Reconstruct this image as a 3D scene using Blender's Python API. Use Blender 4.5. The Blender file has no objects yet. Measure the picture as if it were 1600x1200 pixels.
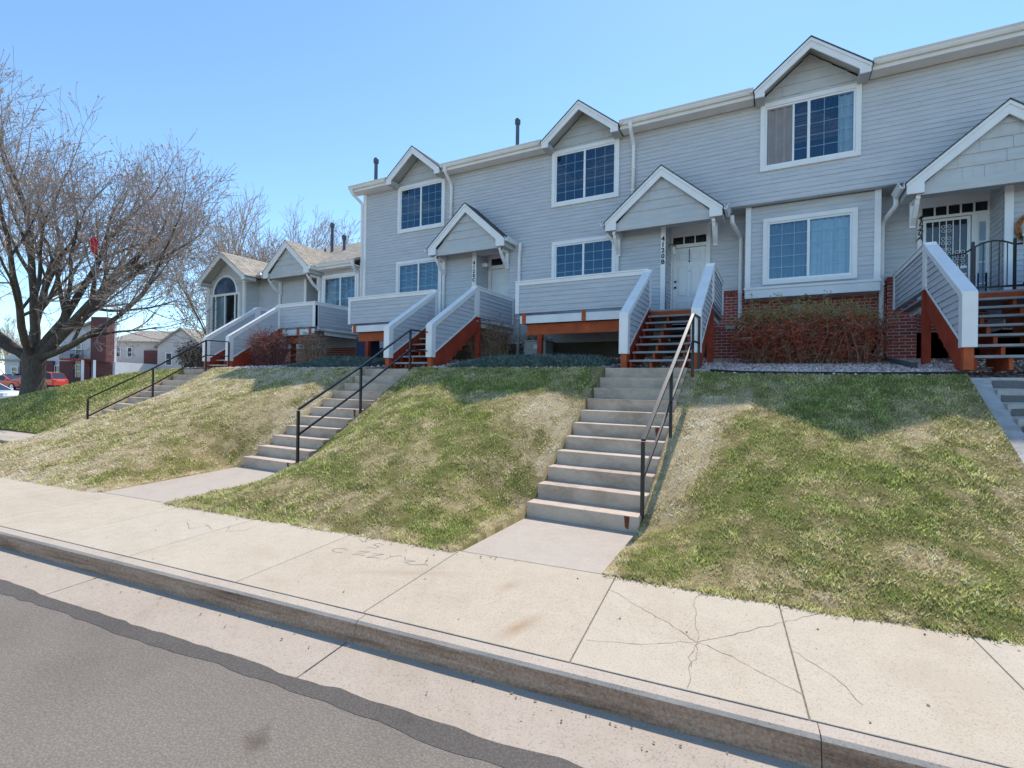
import bpy, bmesh, math, random
import numpy as np
from mathutils import Vector, Matrix
random.seed(7); RNG = np.random.default_rng(11)
R = math.radians
scene = bpy.context.scene
COL = scene.collection
# ---------------------------------------------------------------- frame of the street (turned 5.4 degrees from the houses)
SA = R(5.395); CA, SN = math.cos(SA), math.sin(SA)
def st(l, s, z): return (l*CA - s*SN, l*SN + s*CA, z)        # along the street, across it, height
def yback(x): return (4.21 + x*SN)/CA                         # back edge of the sidewalk

# ---------------------------------------------------------------- materials
MATS = {}
def newmat(name):
    m = bpy.data.materials.new(name); m.use_nodes = True
    nt = m.node_tree; b = nt.nodes['Principled BSDF']; MATS[name] = m
    return m, nt, b
def N(nt, typ, **kw):
    n = nt.nodes.new(typ)
    for k, v in kw.items():
        if hasattr(n, k): setattr(n, k, v)
        else: n.inputs[k.replace('_', ' ')].default_value = v
    return n
def c4(c): return (c[0], c[1], c[2], 1)
def ramp(nt, fac, stops):
    r = nt.nodes.new('ShaderNodeValToRGB'); e = r.color_ramp.elements
    e[0].position, e[0].color = stops[0][0], c4(stops[0][1]); e[1].position, e[1].color = stops[-1][0], c4(stops[-1][1])
    for p, c in stops[1:-1]:
        k = e.new(p); k.color = c4(c)
    nt.links.new(fac, r.inputs['Fac']); return r.outputs['Color']
def noise(nt, vec, scale, detail=4, rough=.55):
    n = nt.nodes.new('ShaderNodeTexNoise'); n.inputs['Scale'].default_value = scale
    n.inputs['Detail'].default_value = detail; n.inputs['Roughness'].default_value = rough
    nt.links.new(vec, n.inputs['Vector']); return n.outputs['Fac']
def mixc(nt, a, b, fac, mode='MIX'):
    m = nt.nodes.new('ShaderNodeMix'); m.data_type = 'RGBA'; m.blend_type = mode
    for s, i in ((fac, 0), (a, 6), (b, 7)):
        if isinstance(s, (int, float)): m.inputs[i].default_value = s
        elif isinstance(s, tuple): m.inputs[i].default_value = c4(s)
        else: nt.links.new(s, m.inputs[i])
    return m.outputs[2]
def objvec(nt, scale=None):
    t = nt.nodes.new('ShaderNodeTexCoord')
    if scale is None: return t.outputs['Object']
    m = nt.nodes.new('ShaderNodeMapping'); m.inputs['Scale'].default_value = scale
    nt.links.new(t.outputs['Object'], m.inputs['Vector']); return m.outputs['Vector']
def bump(nt, b, h, strength=.3, dist=.01):
    n = nt.nodes.new('ShaderNodeBump'); n.inputs['Strength'].default_value = strength; n.inputs['Distance'].default_value = dist
    nt.links.new(h, n.inputs['Height']); nt.links.new(n.outputs['Normal'], b.inputs['Normal'])
def plain(name, col, rough=.6, var=.12, scale=6, metal=0, spec=.4, bmp=0, bscale=60):
    """one colour with a little unevenness"""
    m, nt, b = newmat(name)
    v = objvec(nt); f = noise(nt, v, scale)
    lo = tuple(c*(1-var) for c in col); hi = tuple(min(1, c*(1+var)) for c in col)
    nt.links.new(ramp(nt, f, [(.3, lo), (.7, hi)]), b.inputs['Base Color'])
    b.inputs['Roughness'].default_value = rough; b.inputs['Metallic'].default_value = metal
    b.inputs['Specular IOR Level'].default_value = spec
    if bmp: bump(nt, b, noise(nt, v, bscale), bmp)
    return m
def concrete(name, col, stain=.35, speck=.25, warm=(1., .93, .86), streak=None, stains=()):
    m, nt, b = newmat(name)
    v = objvec(nt)
    big = noise(nt, v, .9, 6, .65); mid = noise(nt, v, 7, 5, .6); fine = noise(nt, v, 85, 4, .75)
    base = ramp(nt, big, [(.28, tuple(col[i]*(1-stain*.6)*warm[i] for i in range(3))), (.5, col), (.75, tuple(min(1, c*1.06) for c in col))])
    base = mixc(nt, base, ramp(nt, mid, [(.3, tuple(c*.86 for c in col)), (.65, tuple(min(1, c*1.05) for c in col))]), .45)
    sp = ramp(nt, fine, [(.33, (1-speck*1.7,)*3), (.47, (1,)*3), (.62, (1,)*3), (.72, (1+speck*.5,)*3)])
    base = mixc(nt, base, sp, .85, 'MULTIPLY')
    if streak:
        w = objvec(nt, streak); s = noise(nt, w, 1, 5, .7)
        base = mixc(nt, base, ramp(nt, s, [(.36, (.45, .40, .37)), (.55, (1, 1, 1))]), .6, 'MULTIPLY')
    for (x, y, rx, ry, rot, col_, amt) in stains:
        tc = nt.nodes.new('ShaderNodeTexCoord'); mp = nt.nodes.new('ShaderNodeMapping'); mp.vector_type = 'TEXTURE'
        mp.inputs['Location'].default_value = (x, y, 0); mp.inputs['Rotation'].default_value = (0, 0, rot); mp.inputs['Scale'].default_value = (rx, ry, 1)
        nt.links.new(tc.outputs['Object'], mp.inputs['Vector']); gr = nt.nodes.new('ShaderNodeTexGradient'); gr.gradient_type = 'SPHERICAL'; nt.links.new(mp.outputs[0], gr.inputs['Vector'])
        k_ = nt.nodes.new('ShaderNodeMath'); k_.operation = 'MULTIPLY'; nt.links.new(gr.outputs['Fac'], k_.inputs[0]); nt.links.new(ramp(nt, mid, [(.3, (amt*.4,)*3), (.65, (amt,)*3)]), k_.inputs[1])
        base = mixc(nt, base, col_, k_.outputs[0])
    nt.links.new(base, b.inputs['Base Color']); b.inputs['Roughness'].default_value = .9
    b.inputs['Specular IOR Level'].default_value = .2
    bump(nt, b, fine, .25, .004)
    return m
def wood(name, col, var=.3, scale=(2, 2, 30), rough=.65):
    m, nt, b = newmat(name)
    f = noise(nt, objvec(nt, scale), 1.5, 6, .65); g = noise(nt, objvec(nt), 3, 3)
    c = ramp(nt, f, [(.25, tuple(x*(1-var) for x in col)), (.7, tuple(min(1, x*(1+var*.5)) for x in col))])
    c = mixc(nt, c, ramp(nt, g, [(.3, (.75, .75, .75)), (.7, (1.1, 1.1, 1.1))]), .7, 'MULTIPLY')
    nt.links.new(c, b.inputs['Base Color']); b.inputs['Roughness'].default_value = rough
    b.inputs['Specular IOR Level'].default_value = .25
    bump(nt, b, f, .2, .004)
    return m
def vcol(name, rough=.8, trans=0., attr='Col'):
    """colour comes from the mesh's own colour attribute (each leaf or blade has its own)"""
    m, nt, b = newmat(name)
    a = nt.nodes.new('ShaderNodeVertexColor'); a.layer_name = attr
    nt.links.new(a.outputs['Color'], b.inputs['Base Color']); b.inputs['Roughness'].default_value = rough
    b.inputs['Specular IOR Level'].default_value = .15
    if trans:
        t = nt.nodes.new('ShaderNodeBsdfTranslucent'); nt.links.new(a.outputs['Color'], t.inputs['Color'])
        mx = nt.nodes.new('ShaderNodeMixShader'); mx.inputs[0].default_value = trans
        nt.links.new(b.outputs[0], mx.inputs[1]); nt.links.new(t.outputs[0], mx.inputs[2])
        nt.links.new(mx.outputs[0], nt.nodes['Material Output'].inputs['Surface'])
    return m

def siding_mat(name, col):
    m, nt, b = newmat(name)
    v = objvec(nt)
    f = noise(nt, objvec(nt, (.8, .8, 5.2)), 2.2, 4, .6); g = noise(nt, v, .35, 3); h = noise(nt, objvec(nt, (3, 3, 60)), 6, 3)
    c = ramp(nt, f, [(.3, tuple(x*.9 for x in col)), (.7, tuple(x*1.06 for x in col))])
    c = mixc(nt, c, ramp(nt, g, [(.3, (.9, .9, .92)), (.7, (1.05, 1.04, 1.02))]), .8, 'MULTIPLY')
    nt.links.new(c, b.inputs['Base Color']); b.inputs['Roughness'].default_value = .62
    b.inputs['Specular IOR Level'].default_value = .25
    bump(nt, b, h, .12, .003)
    return m
siding_mat('siding', (.60, .605, .625))
siding_mat('gable_paint', (.60, .595, .58))
plain('trim', (.90, .865, .84), .5, .05, 3)
plain('vinyl', (.88, .87, .87), .35, .03, 4)
plain('door_paint', (.84, .83, .83), .4, .03, 3)
plain('gutter_paint', (.85, .80, .75), .4, .06, 2.5)
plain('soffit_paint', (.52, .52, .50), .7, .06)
wood('red_wood', (.55, .115, .037), .32, (3, 3, 3))
wood('dark_red_wood', (.42, .06, .027), .3, (3, 3, 3))
wood('tread_wood', (.40, .385, .375), .25, (1.2, 25, 3))
plain('black_iron', (.012, .013, .015), .38, .3, 9, 0, .5)
m, nt, b = newmat('rust')
f = noise(nt, objvec(nt), 30, 5, .7)
nt.links.new(ramp(nt, f, [(.35, (.02, .015, .013)), (.5, (.16, .04, .014)), (.75, (.30, .09, .03))]), b.inputs['Base Color']); b.inputs['Roughness'].default_value = .9
plain('vent_metal', (.10, .125, .145), .5, .15, 8, .3)
plain('ac_metal', (.30, .31, .30), .5, .1, 8, .2)
plain('ac_dark', (.06, .08, .16), .5, .1, 8)
plain('box_paint', (.36, .39, .36), .5, .08)
plain('brass', (.22, .15, .07), .35, .2, 20, .9)
plain('lamp_black', (.03, .03, .03), .5)
plain('number_black', (.02, .02, .02), .5, .1)
plain('number_white', (.75, .75, .74), .5, .05)
plain('interior', (.035, .075, .15), .9, .3, 1.5)  # blue of the sky reflected in the panes, put into the room colour
plain('curtain_grey', (.33, .30, .30), .9, .08, 5)
plain('curtain_pale', (.86, .88, .88), .9, .06, 5)
plain('blind_slat', (.72, .72, .70), .6, .04)
plain('rubber', (.02, .02, .02), .8, .2)
plain('lamp_glass', (.75, .72, .62), .2, .05)
ST = [(-1.5,2.95,.10,.30,-.25,(.36,.25,.16),1.0),(-1.87,3.5,.09,.2,-.2,(.38,.29,.2),.9),(-2.75,3.3,.7,.10,.45,(.40,.31,.23),.8),(.9,3.6,.5,.25,.2,(.45,.37,.28),.7),(-4.3,3.0,.4,.2,0,(.45,.37,.28),.7)]
concrete('sidewalk', (.525, .445, .345), .28, .28, stains=ST)
concrete('sidewalk_pale', (.53, .458, .362), .25, .28, stains=ST); concrete('sidewalk_tan', (.51, .427, .328), .32, .3, stains=ST)
concrete('walkway', (.475, .405, .335), .18, .2)
concrete('steps', (.60, .475, .37), .25, .2, streak=(1.2, 1.2, 2.5))
concrete('steps_grey', (.53, .50, .47), .3, .2, streak=(2.5, 2.5, 6))
concrete('steps_stain', (.20, .19, .185), .5, .4)
concrete('pan', (.445, .37, .295), .38, .3)
concrete('kerb_top', (.50, .415, .335), .3, .28)
concrete('foundation', (.12, .105, .085), .5, .2, streak=(1, 1, 3))  # stained, and darkened further to stand for the shade under the decks
# kerb face: dirty band with tyre scuffs
m, nt, b = newmat('kerb_face')
v = objvec(nt); f = noise(nt, objvec(nt, (.6, .6, 9)), 1.6, 6, .7); g = noise(nt, v, 60, 4, .7)
c = ramp(nt, f, [(.3, (.12, .062, .036)), (.48, (.40, .24, .15)), (.72, (.60, .40, .28))])
c = mixc(nt, c, ramp(nt, g, [(.35, (.55, .55, .55)), (.6, (1.1, 1.1, 1.1))]), .8, 'MULTIPLY')
nt.links.new(c, b.inputs['Base Color']); b.inputs['Roughness'].default_value = .95; bump(nt, b, g, .5, .006)
# asphalt
def asphalt(name, col, speck=.5):
    m, nt, b = newmat(name)
    v = objvec(nt); f = noise(nt, v, .55, 6, .62); g = noise(nt, v, 70, 3, .75)
    vo = nt.nodes.new('ShaderNodeTexVoronoi'); vo.inputs['Scale'].default_value = 75; nt.links.new(v, vo.inputs['Vector'])
    c = ramp(nt, f, [(.25, tuple(x*.72 for x in col)), (.5, col), (.75, tuple(x*1.14 for x in col))])
    c = mixc(nt, c, ramp(nt, vo.outputs['Distance'], [(.1, (1.35, 1.33, 1.3)), (.55, (.75, .75, .76))]), speck, 'MULTIPLY')
    c = mixc(nt, c, ramp(nt, g, [(.3, (.75,)*3), (.68, (1.25,)*3)]), .6, 'MULTIPLY')
    st_ = noise(nt, v, 1.7, 3, .5)
    c = mixc(nt, c, ramp(nt, st_, [(.26, (.5, .46, .44)), (.34, (1, 1, 1))]), .8, 'MULTIPLY')
    nt.links.new(c, b.inputs['Base Color']); b.inputs['Roughness'].default_value = .88; b.inputs['Specular IOR Level'].default_value = .25
    bump(nt, b, vo.outputs['Distance'], .5, .005)
    return m
asphalt('asphalt', (.215, .184, .152), .55); asphalt('seal', (.125, .108, .095), .6); asphalt('lot_asphalt', (.30, .28, .27), .3)
plain('crack_dark', (.30, .235, .175), .95, .4, 20)
plain('joint_dark', (.24, .19, .145), .95, .4, 20)
plain('stone_scratch', (.28, .24, .2), .95, .3, 20)
# shingle roofs
def shingles(name, c1, c2):
    m, nt, b = newmat(name)
    t = nt.nodes.new('ShaderNodeTexCoord'); s = nt.nodes.new('ShaderNodeSeparateXYZ'); nt.links.new(t.outputs['Object'], s.inputs[0])
    a = nt.nodes.new('ShaderNodeMath'); a.operation = 'ADD'; nt.links.new(s.outputs['X'], a.inputs[0]); nt.links.new(s.outputs['Y'], a.inputs[1])
    k = nt.nodes.new('ShaderNodeCombineXYZ'); nt.links.new(a.outputs[0], k.inputs[0]); nt.links.new(s.outputs['Z'], k.inputs[1])
    br = nt.nodes.new('ShaderNodeTexBrick'); nt.links.new(k.outputs[0], br.inputs['Vector'])
    br.inputs['Scale'].default_value = 1; br.inputs['Brick Width'].default_value = .22; br.inputs['Row Height'].default_value = .075
    br.inputs['Mortar Size'].default_value = .006; br.inputs['Color1'].default_value = c4(c1); br.inputs['Color2'].default_value = c4(c2)
    br.inputs['Mortar'].default_value = c4(tuple(x*.45 for x in c1)); br.inputs['Bias'].default_value = 0
    f = noise(nt, t.outputs['Object'], 70, 3, .7); g = noise(nt, t.outputs['Object'], 5, 4, .6)
    c = mixc(nt, br.outputs['Color'], ramp(nt, f, [(.3, (.65,)*3), (.7, (1.3,)*3)]), .7, 'MULTIPLY')
    c = mixc(nt, c, ramp(nt, g, [(.3, (.75,)*3), (.7, (1.15,)*3)]), .8, 'MULTIPLY')
    nt.links.new(c, b.inputs['Base Color']); b.inputs['Roughness'].default_value = .95; b.inputs['Specular IOR Level'].default_value = .1
    bump(nt, b, br.outputs['Fac'], -.5, .01)
    return m
shingles('roof_tan', (.36, .315, .26), (.50, .445, .375)); shingles('roof_shaded', (.10, .10, .105), (.155, .15, .15))  # the dark one has the porch roofs' shade put into its shingle colour
# brick
def bricks(name, c1, c2, mortar, w=.215, h=.073):
    m, nt, b = newmat(name)
    t = nt.nodes.new('ShaderNodeTexCoord'); s = nt.nodes.new('ShaderNodeSeparateXYZ'); nt.links.new(t.outputs['Object'], s.inputs[0])
    a = nt.nodes.new('ShaderNodeMath'); a.operation = 'ADD'; nt.links.new(s.outputs['X'], a.inputs[0]); nt.links.new(s.outputs['Y'], a.inputs[1])
    k = nt.nodes.new('ShaderNodeCombineXYZ'); nt.links.new(a.outputs[0], k.inputs[0]); nt.links.new(s.outputs['Z'], k.inputs[1])
    br = nt.nodes.new('ShaderNodeTexBrick'); nt.links.new(k.outputs[0], br.inputs['Vector'])
    br.inputs['Scale'].default_value = 1; br.inputs['Brick Width'].default_value = w; br.inputs['Row Height'].default_value = h
    br.inputs['Mortar Size'].default_value = .008; br.inputs['Color1'].default_value = c4(c1); br.inputs['Color2'].default_value = c4(c2)
    br.inputs['Mortar'].default_value = c4(mortar)
    f = noise(nt, t.outputs['Object'], 40, 4, .7)
    c = mixc(nt, br.outputs['Color'], ramp(nt, f, [(.3, (.6,)*3), (.7, (1.25,)*3)]), .7, 'MULTIPLY')
    nt.links.new(c, b.inputs['Base Color']); b.inputs['Roughness'].default_value = .9
    bump(nt, b, br.outputs['Fac'], -.7, .01)
    return m
bricks('brick', (.50, .085, .055), (.32, .06, .045), (.52, .45, .40))
bricks('far_brick', (.17, .06, .05), (.11, .04, .04), (.2, .12, .11), .4, .14)
siding_mat('far_white', (.60, .60, .60)); siding_mat('far_cream', (.62, .58, .54))
# glass: clear pane that mirrors the sky
m, nt, b = newmat('glass')
tr = N(nt, 'ShaderNodeBsdfTransparent'); tr.inputs[0].default_value = (.82, .90, .93, 1)
gl = N(nt, 'ShaderNodeBsdfGlossy'); gl.inputs['Roughness'].default_value = .015; gl.inputs[0].default_value = (.42, .74, 1, 1)
fr = N(nt, 'ShaderNodeFresnel'); fr.inputs['IOR'].default_value = 2.05
wv = noise(nt, objvec(nt), 1.3, 2); bn = N(nt, 'ShaderNodeBump'); bn.inputs['Strength'].default_value = .06; bn.inputs['Distance'].default_value = .05
nt.links.new(wv, bn.inputs['Height']); nt.links.new(bn.outputs[0], gl.inputs['Normal'])
mx = N(nt, 'ShaderNodeMixShader'); nt.links.new(fr.outputs[0], mx.inputs[0]); nt.links.new(tr.outputs[0], mx.inputs[1]); nt.links.new(gl.outputs[0], mx.inputs[2])
nt.links.new(mx.outputs[0], nt.nodes['Material Output'].inputs['Surface'])
plain('sky_glass', (.05, .10, .17), .04, .2, 2, 0, 1.0)
plain('dark_glass', (.02, .025, .03), .06, .2, 2, 0, .8)
# lawn soil and gravel
vcol('lawn_soil', .95); vcol('blade', .7, .35); vcol('leaf', .7, .45); vcol('needle', .7, .2); vcol('pebble', .85)
m, nt, b = newmat('gravel_base')
vo = N(nt, 'ShaderNodeTexVoronoi'); vo.inputs['Scale'].default_value = 26; v = objvec(nt); nt.links.new(v, vo.inputs['Vector'])
s = N(nt, 'ShaderNodeSeparateColor'); nt.links.new(vo.outputs['Color'], s.inputs[0])
c = ramp(nt, s.outputs[0], [(.0, (.24, .18, .17)), (.4, (.45, .35, .33)), (.75, (.58, .47, .44)), (1, (.7, .63, .6))])
c = mixc(nt, c, ramp(nt, vo.outputs['Distance'], [(.25, (1, 1, 1)), (.6, (.3, .3, .3))]), .9, 'MULTIPLY')
nt.links.new(c, b.inputs['Base Color']); b.inputs['Roughness'].default_value = .9; bump(nt, b, vo.outputs['Distance'], -.8, .03)
# bark
def bark(name, lo, hi):
    m, nt, b = newmat(name)
    f = noise(nt, objvec(nt, (9, 9, 2)), 2.5, 6, .7); g = noise(nt, objvec(nt), 1.2, 3)
    c = ramp(nt, f, [(.3, lo), (.65, hi)]); c = mixc(nt, c, ramp(nt, g, [(.3, (.8,)*3), (.7, (1.2,)*3)]), .8, 'MULTIPLY')
    nt.links.new(c, b.inputs['Base Color']); b.inputs['Roughness'].default_value = .95; bump(nt, b, f, .8, .03)
bark('bark', (.05, .038, .03), (.17, .13, .105)); bark('twig', (.25, .19, .165), (.52, .43, .38)); bark('far_twig', (.32, .21, .14), (.58, .44, .31))
plain('shrub_twig', (.42, .28, .19), .9, .4, 12); plain('tan_twig', (.27, .18, .12), .9, .4, 12); plain('red_twig', (.28, .11, .09), .9, .4, 12)
def paint(name, col):
    m, nt, b = newmat(name); b.inputs['Base Color'].default_value = c4(col); b.inputs['Roughness'].default_value = .25
    b.inputs['Coat Weight'].default_value = .6; b.inputs['Coat Roughness'].default_value = .05
    f = noise(nt, objvec(nt), 3); nt.links.new(ramp(nt, f, [(.3, tuple(x*.93 for x in col)), (.7, col)]), b.inputs['Base Color'])
paint('car_red', (.62, .022, .012)); paint('car_orange', (.72, .045, .012)); paint('car_white', (.75, .76, .77)); paint('car_silver', (.45, .50, .56))
plain('wheel_metal', (.55, .55, .56), .35, .1, 10, .7)
plain('tail_light', (.5, .01, .01), .2); plain('head_light', (.8, .8, .82), .15)
plain('foil_red', (.70, .02, .03), .25, .15, 6, .2); plain('foil_white', (.75, .73, .73), .4, .1)
plain('wicker', (.42, .17, .05), .85, .4, 30); plain('pine_green', (.02, .06, .03), .85, .4, 30)
plain('leaf_litter', (.20, .10, .05), .95, .4, 20)
plain('tin_label', (.6, .6, .58), .5)

# ---------------------------------------------------------------- mesh builder
class MB:
    def __init__(s): s.v = []; s.f = []; s.m = []; s.k = 0; s.c = None
    def mat(s, k): s.k = k; return s
    def add(s, vs, fs):
        o = len(s.v); s.v.extend([tuple(p) for p in vs])
        for f in fs: s.f.append(tuple(i+o for i in f)); s.m.append(s.k)
    def box(s, x0, x1, y0, y1, z0, z1):
        s.add([(x0,y0,z0),(x1,y0,z0),(x1,y1,z0),(x0,y1,z0),(x0,y0,z1),(x1,y0,z1),(x1,y1,z1),(x0,y1,z1)],
              [(0,3,2,1),(4,5,6,7),(0,1,5,4),(1,2,6,5),(2,3,7,6),(3,0,4,7)]); return s
    def bar(s, p, q, w, h=None, up=(0,0,1)):
        p, q = Vector(p), Vector(q); h = h or w; d = (q-p).normalized(); u = Vector(up)
        if abs(d.dot(u)) > .98: u = Vector((0,1,0))
        r = d.cross(u).normalized(); t = r.cross(d)
        c = []
        for e in (p, q):
            for a, b_ in ((-1,-1),(1,-1),(1,1),(-1,1)): c.append(e + r*(a*w/2) + t*(b_*h/2))
        s.add(c, [(0,1,2,3),(7,6,5,4),(0,4,5,1),(1,5,6,2),(2,6,7,3),(3,7,4,0)]); return s
    def prism(s, poly, ext):
        """poly: list of 3-D points, ext: vector"""
        n = len(poly); e = Vector(ext); a = [Vector(p) for p in poly]; b = [p+e for p in a]
        s.add(a+b, [tuple(range(n))[::-1], tuple(range(n, 2*n))] + [(i, (i+1) % n, n+(i+1) % n, n+i) for i in range(n)]); return s
    def quad(s, *p): s.add(p, [tuple(range(len(p)))]); return s
    def tube(s, pts, rad, n=6, caps=True):
        pts = [Vector(p) for p in pts]; o = len(s.v); k = len(pts)
        prev = None
        for i, p in enumerate(pts):
            d = (pts[min(i+1, k-1)] - pts[max(i-1, 0)]).normalized()
            if prev is None:
                r = d.orthogonal().normalized()
            else:
                r = prev - d*prev.dot(d)
                r = r.normalized() if r.length > 1e-6 else d.orthogonal().normalized()
            prev = r; t = d.cross(r); rr = rad[i] if hasattr(rad, '__len__') else rad
            for j in range(n):
                a = 2*math.pi*j/n; s.v.append(tuple(p + r*(rr*math.cos(a)) + t*(rr*math.sin(a))))
        for i in range(k-1):
            for j in range(n):
                s.f.append((o+i*n+j, o+i*n+(j+1) % n, o+(i+1)*n+(j+1) % n, o+(i+1)*n+j)); s.m.append(s.k)
        if caps and n > 3:
            s.f.append(tuple(o+j for j in range(n))[::-1]); s.m.append(s.k)
            s.f.append(tuple(o+(k-1)*n+j for j in range(n))); s.m.append(s.k)
        return s
    def build(s, name, mats, parent=None, origin=None, bevel=0, smooth=False):
        if isinstance(mats, str): mats = [mats]
        me = bpy.data.meshes.new(name)
        ov = Vector(origin) if origin else None
        me.from_pydata([tuple(Vector(p)-ov) for p in s.v] if ov else s.v, [], s.f)
        for k in mats: me.materials.append(MATS[k])
        if len(mats) > 1: me.polygons.foreach_set('material_index', s.m)
        if smooth: me.polygons.foreach_set('use_smooth', [True]*len(s.f))
        me.update()
        o = bpy.data.objects.new(name, me); COL.objects.link(o)
        if ov: o.location = ov
        if parent is not None:
            o.parent = parent
            o.matrix_parent_inverse = Matrix.Translation(-parent.location) if parent.type == 'EMPTY' else Matrix()
        if bevel:
            b_ = o.modifiers.new('soft_edges', 'BEVEL'); b_.width = bevel; b_.segments = 2; b_.limit_method = 'ANGLE'; b_.angle_limit = R(40)
        return o
def tag(o, label=None, cat=None, group=None, kind=None):
    if label: o['label'] = label
    if cat: o['category'] = cat
    if group: o['group'] = group
    if kind: o['kind'] = kind
    return o
def thing(name, label, cat, loc, group=None):
    e = bpy.data.objects.new(name, None); COL.objects.link(e); e.location = loc; e.empty_display_size = .3
    return tag(e, label, cat, group)
def copy_tree(o, dx, label, parent=None):
    """copy of a thing with copies of its parts, moved by dx"""
    c = o.copy(); COL.objects.link(c)
    if parent is None:
        c.location = o.location + Vector(dx); c['label'] = label
    else: c.parent = parent; c.matrix_parent_inverse = o.matrix_parent_inverse.copy()
    for ch in KIDS(o): copy_tree(ch, dx, label, c)
    return c
def KIDS(o): return [x for x in list(COL.objects) if x.parent == o]
def colour(o, cols, name='Col'):
    """one colour per face -> corner colours"""
    me = o.data; a = me.color_attributes.new(name, 'FLOAT_COLOR', 'CORNER')
    cnt = np.empty(len(me.polygons), np.int32); me.polygons.foreach_get('loop_total', cnt)
    cc = np.repeat(np.c_[cols, np.ones(len(cols))], cnt, axis=0).astype(np.float32); a.data.foreach_set('color', cc.ravel())
def npmesh(name, V, F, mat, cols, parent=None, loc=None):
    """V (n,3), F (m,k) arrays -> one mesh with one colour per face"""
    V = np.asarray(V, np.float32); F = np.asarray(F, np.int32); k = F.shape[1]
    me = bpy.data.meshes.new(name)
    if loc is not None: V = V - np.array(loc, np.float32)
    me.vertices.add(len(V)); me.vertices.foreach_set('co', V.ravel())
    me.loops.add(F.size); me.loops.foreach_set('vertex_index', F.ravel())
    me.polygons.add(len(F)); me.polygons.foreach_set('loop_start', np.arange(0, F.size, k, dtype=np.int32))
    me.polygons.foreach_set('loop_total', np.full(len(F), k, np.int32))
    me.materials.append(MATS[mat]); me.update(calc_edges=True); me.validate()
    o = bpy.data.objects.new(name, me); COL.objects.link(o)
    if loc is not None: o.location = loc
    if cols is not None: colour(o, cols)
    if parent is not None:
        o.parent = parent; o.matrix_parent_inverse = Matrix.Translation(-parent.location) if parent.type == 'EMPTY' else Matrix()
    return o

# lap siding: every board is a real sloping face with a lip underneath
def clip(poly, axis, val, keep_ge):
    out = []
    for i in range(len(poly)):
        a, b_ = poly[i], poly[(i+1) % len(poly)]
        ia = (a[axis] >= val) if keep_ge else (a[axis] <= val); ib = (b_[axis] >= val) if keep_ge else (b_[axis] <= val)
        if ia: out.append(a)
        if ia != ib:
            t = (val-a[axis])/(b_[axis]-a[axis]); out.append((a[0]+t*(b_[0]-a[0]), a[1]+t*(b_[1]-a[1])))
    return out
def siding(mb, O, U, Nn, poly, pitch=.102, zref=0., proud=.014, shingle=False):
    """poly in (u, z); O origin, U direction along the boards, Nn outward normal"""
    O, U, Nn = Vector(O), Vector(U).normalized(), Vector(Nn).normalized()
    zs = [p[1] for p in poly]; k0 = math.floor((min(zs)-zref)/pitch + 1e-6); k1 = math.ceil((max(zs)-zref)/pitch - 1e-6)
    P = lambda u, z, n: O + U*u + Vector((0,0,z)) + Nn*n
    flip = U.cross(Vector((0,0,1))).dot(Nn) < 0
    for k in range(k0, k1):
        z0, z1 = zref+k*pitch, zref+(k+1)*pitch
        p = clip(clip(poly, 1, z0, True), 1, z1, False)
        if len(p) < 3: continue
        pieces = [p]; ws = max(q[0] for q in p)-min(q[0] for q in p); jig = random.uniform(-.002, .002)
        if not shingle and ws > 2.5:                              # butt joints between board lengths
            pieces = []; u = math.floor(min(q[0] for q in p)/3.66)*3.66 + (k*1.37) % 3.66 - 3.66
            while u < max(q[0] for q in p):
                pc = clip(clip(p, 0, u+.002, True), 0, u+3.658, False); u += 3.66
                if len(pc) >= 3: pieces.append(pc)
        if shingle:
            us = [q[0] for q in p]; u = min(us)-random.random()*.25; pieces = []
            while u < max(us):
                w = random.uniform(.14, .3); pc = clip(clip(p, 0, u+.0012, True), 0, u+w-.0012, False)
                if len(pc) >= 3: pieces.append(pc)
                u += w
        for pc in pieces:
            j = random.uniform(-.004, .004) if shingle else jig+random.uniform(-.0012, .0012)
            vs = [P(u, z - (random.uniform(0, .006) if False else 0), proud*(1-(z-z0)/pitch)+j+.001) for u, z in pc]
            mb.add(vs, [tuple(range(len(vs)))[::-1] if flip else tuple(range(len(vs)))])
            low = [q for q in pc if abs(q[1]-z0) < 1e-6]
            if len(low) >= 2:
                ua, ub = min(q[0] for q in low), max(q[0] for q in low)
                mb.add([P(ua, z0, -.004), P(ub, z0, -.004), P(ub, z0, proud+j+.001), P(ua, z0, proud+j+.001)], [(0,1,2,3) if flip else (3,2,1,0)])
def rect(u0, u1, z0, z1): return [(u0,z0),(u1,z0),(u1,z1),(u0,z1)]
def minus(r, holes):
    """rectangle minus rectangular openings -> rectangles"""
    u0, u1, z0, z1 = r; zs = sorted({z0, z1} | {min(max(z, z0), z1) for h in holes for z in h[2:]}); out = []
    for a, b_ in zip(zs, zs[1:]):
        if b_-a < 1e-6: continue
        hs = sorted((max(h[0], u0), min(h[1], u1)) for h in holes if h[2] < b_-1e-6 and h[3] > a+1e-6 and h[0] < u1 and h[1] > u0)
        u = u0
        for h0, h1 in hs:
            if h0 > u+1e-6: out.append((u, h0, a, b_))
            u = max(u, h1)
        if u < u1-1e-6: out.append((u, u1, a, b_))
    return out
def siding_wall(mb, y, r, holes=(), pitch=.102, zref=0., thick=.16):
    """wall facing the street (-Y)"""
    for q in minus(r, holes):
        siding(mb, (0, y, 0), (1,0,0), (0,-1,0), rect(*q), pitch, zref)
        mb.box(q[0], q[1], y+.003, y+thick, q[2], q[3])

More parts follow.
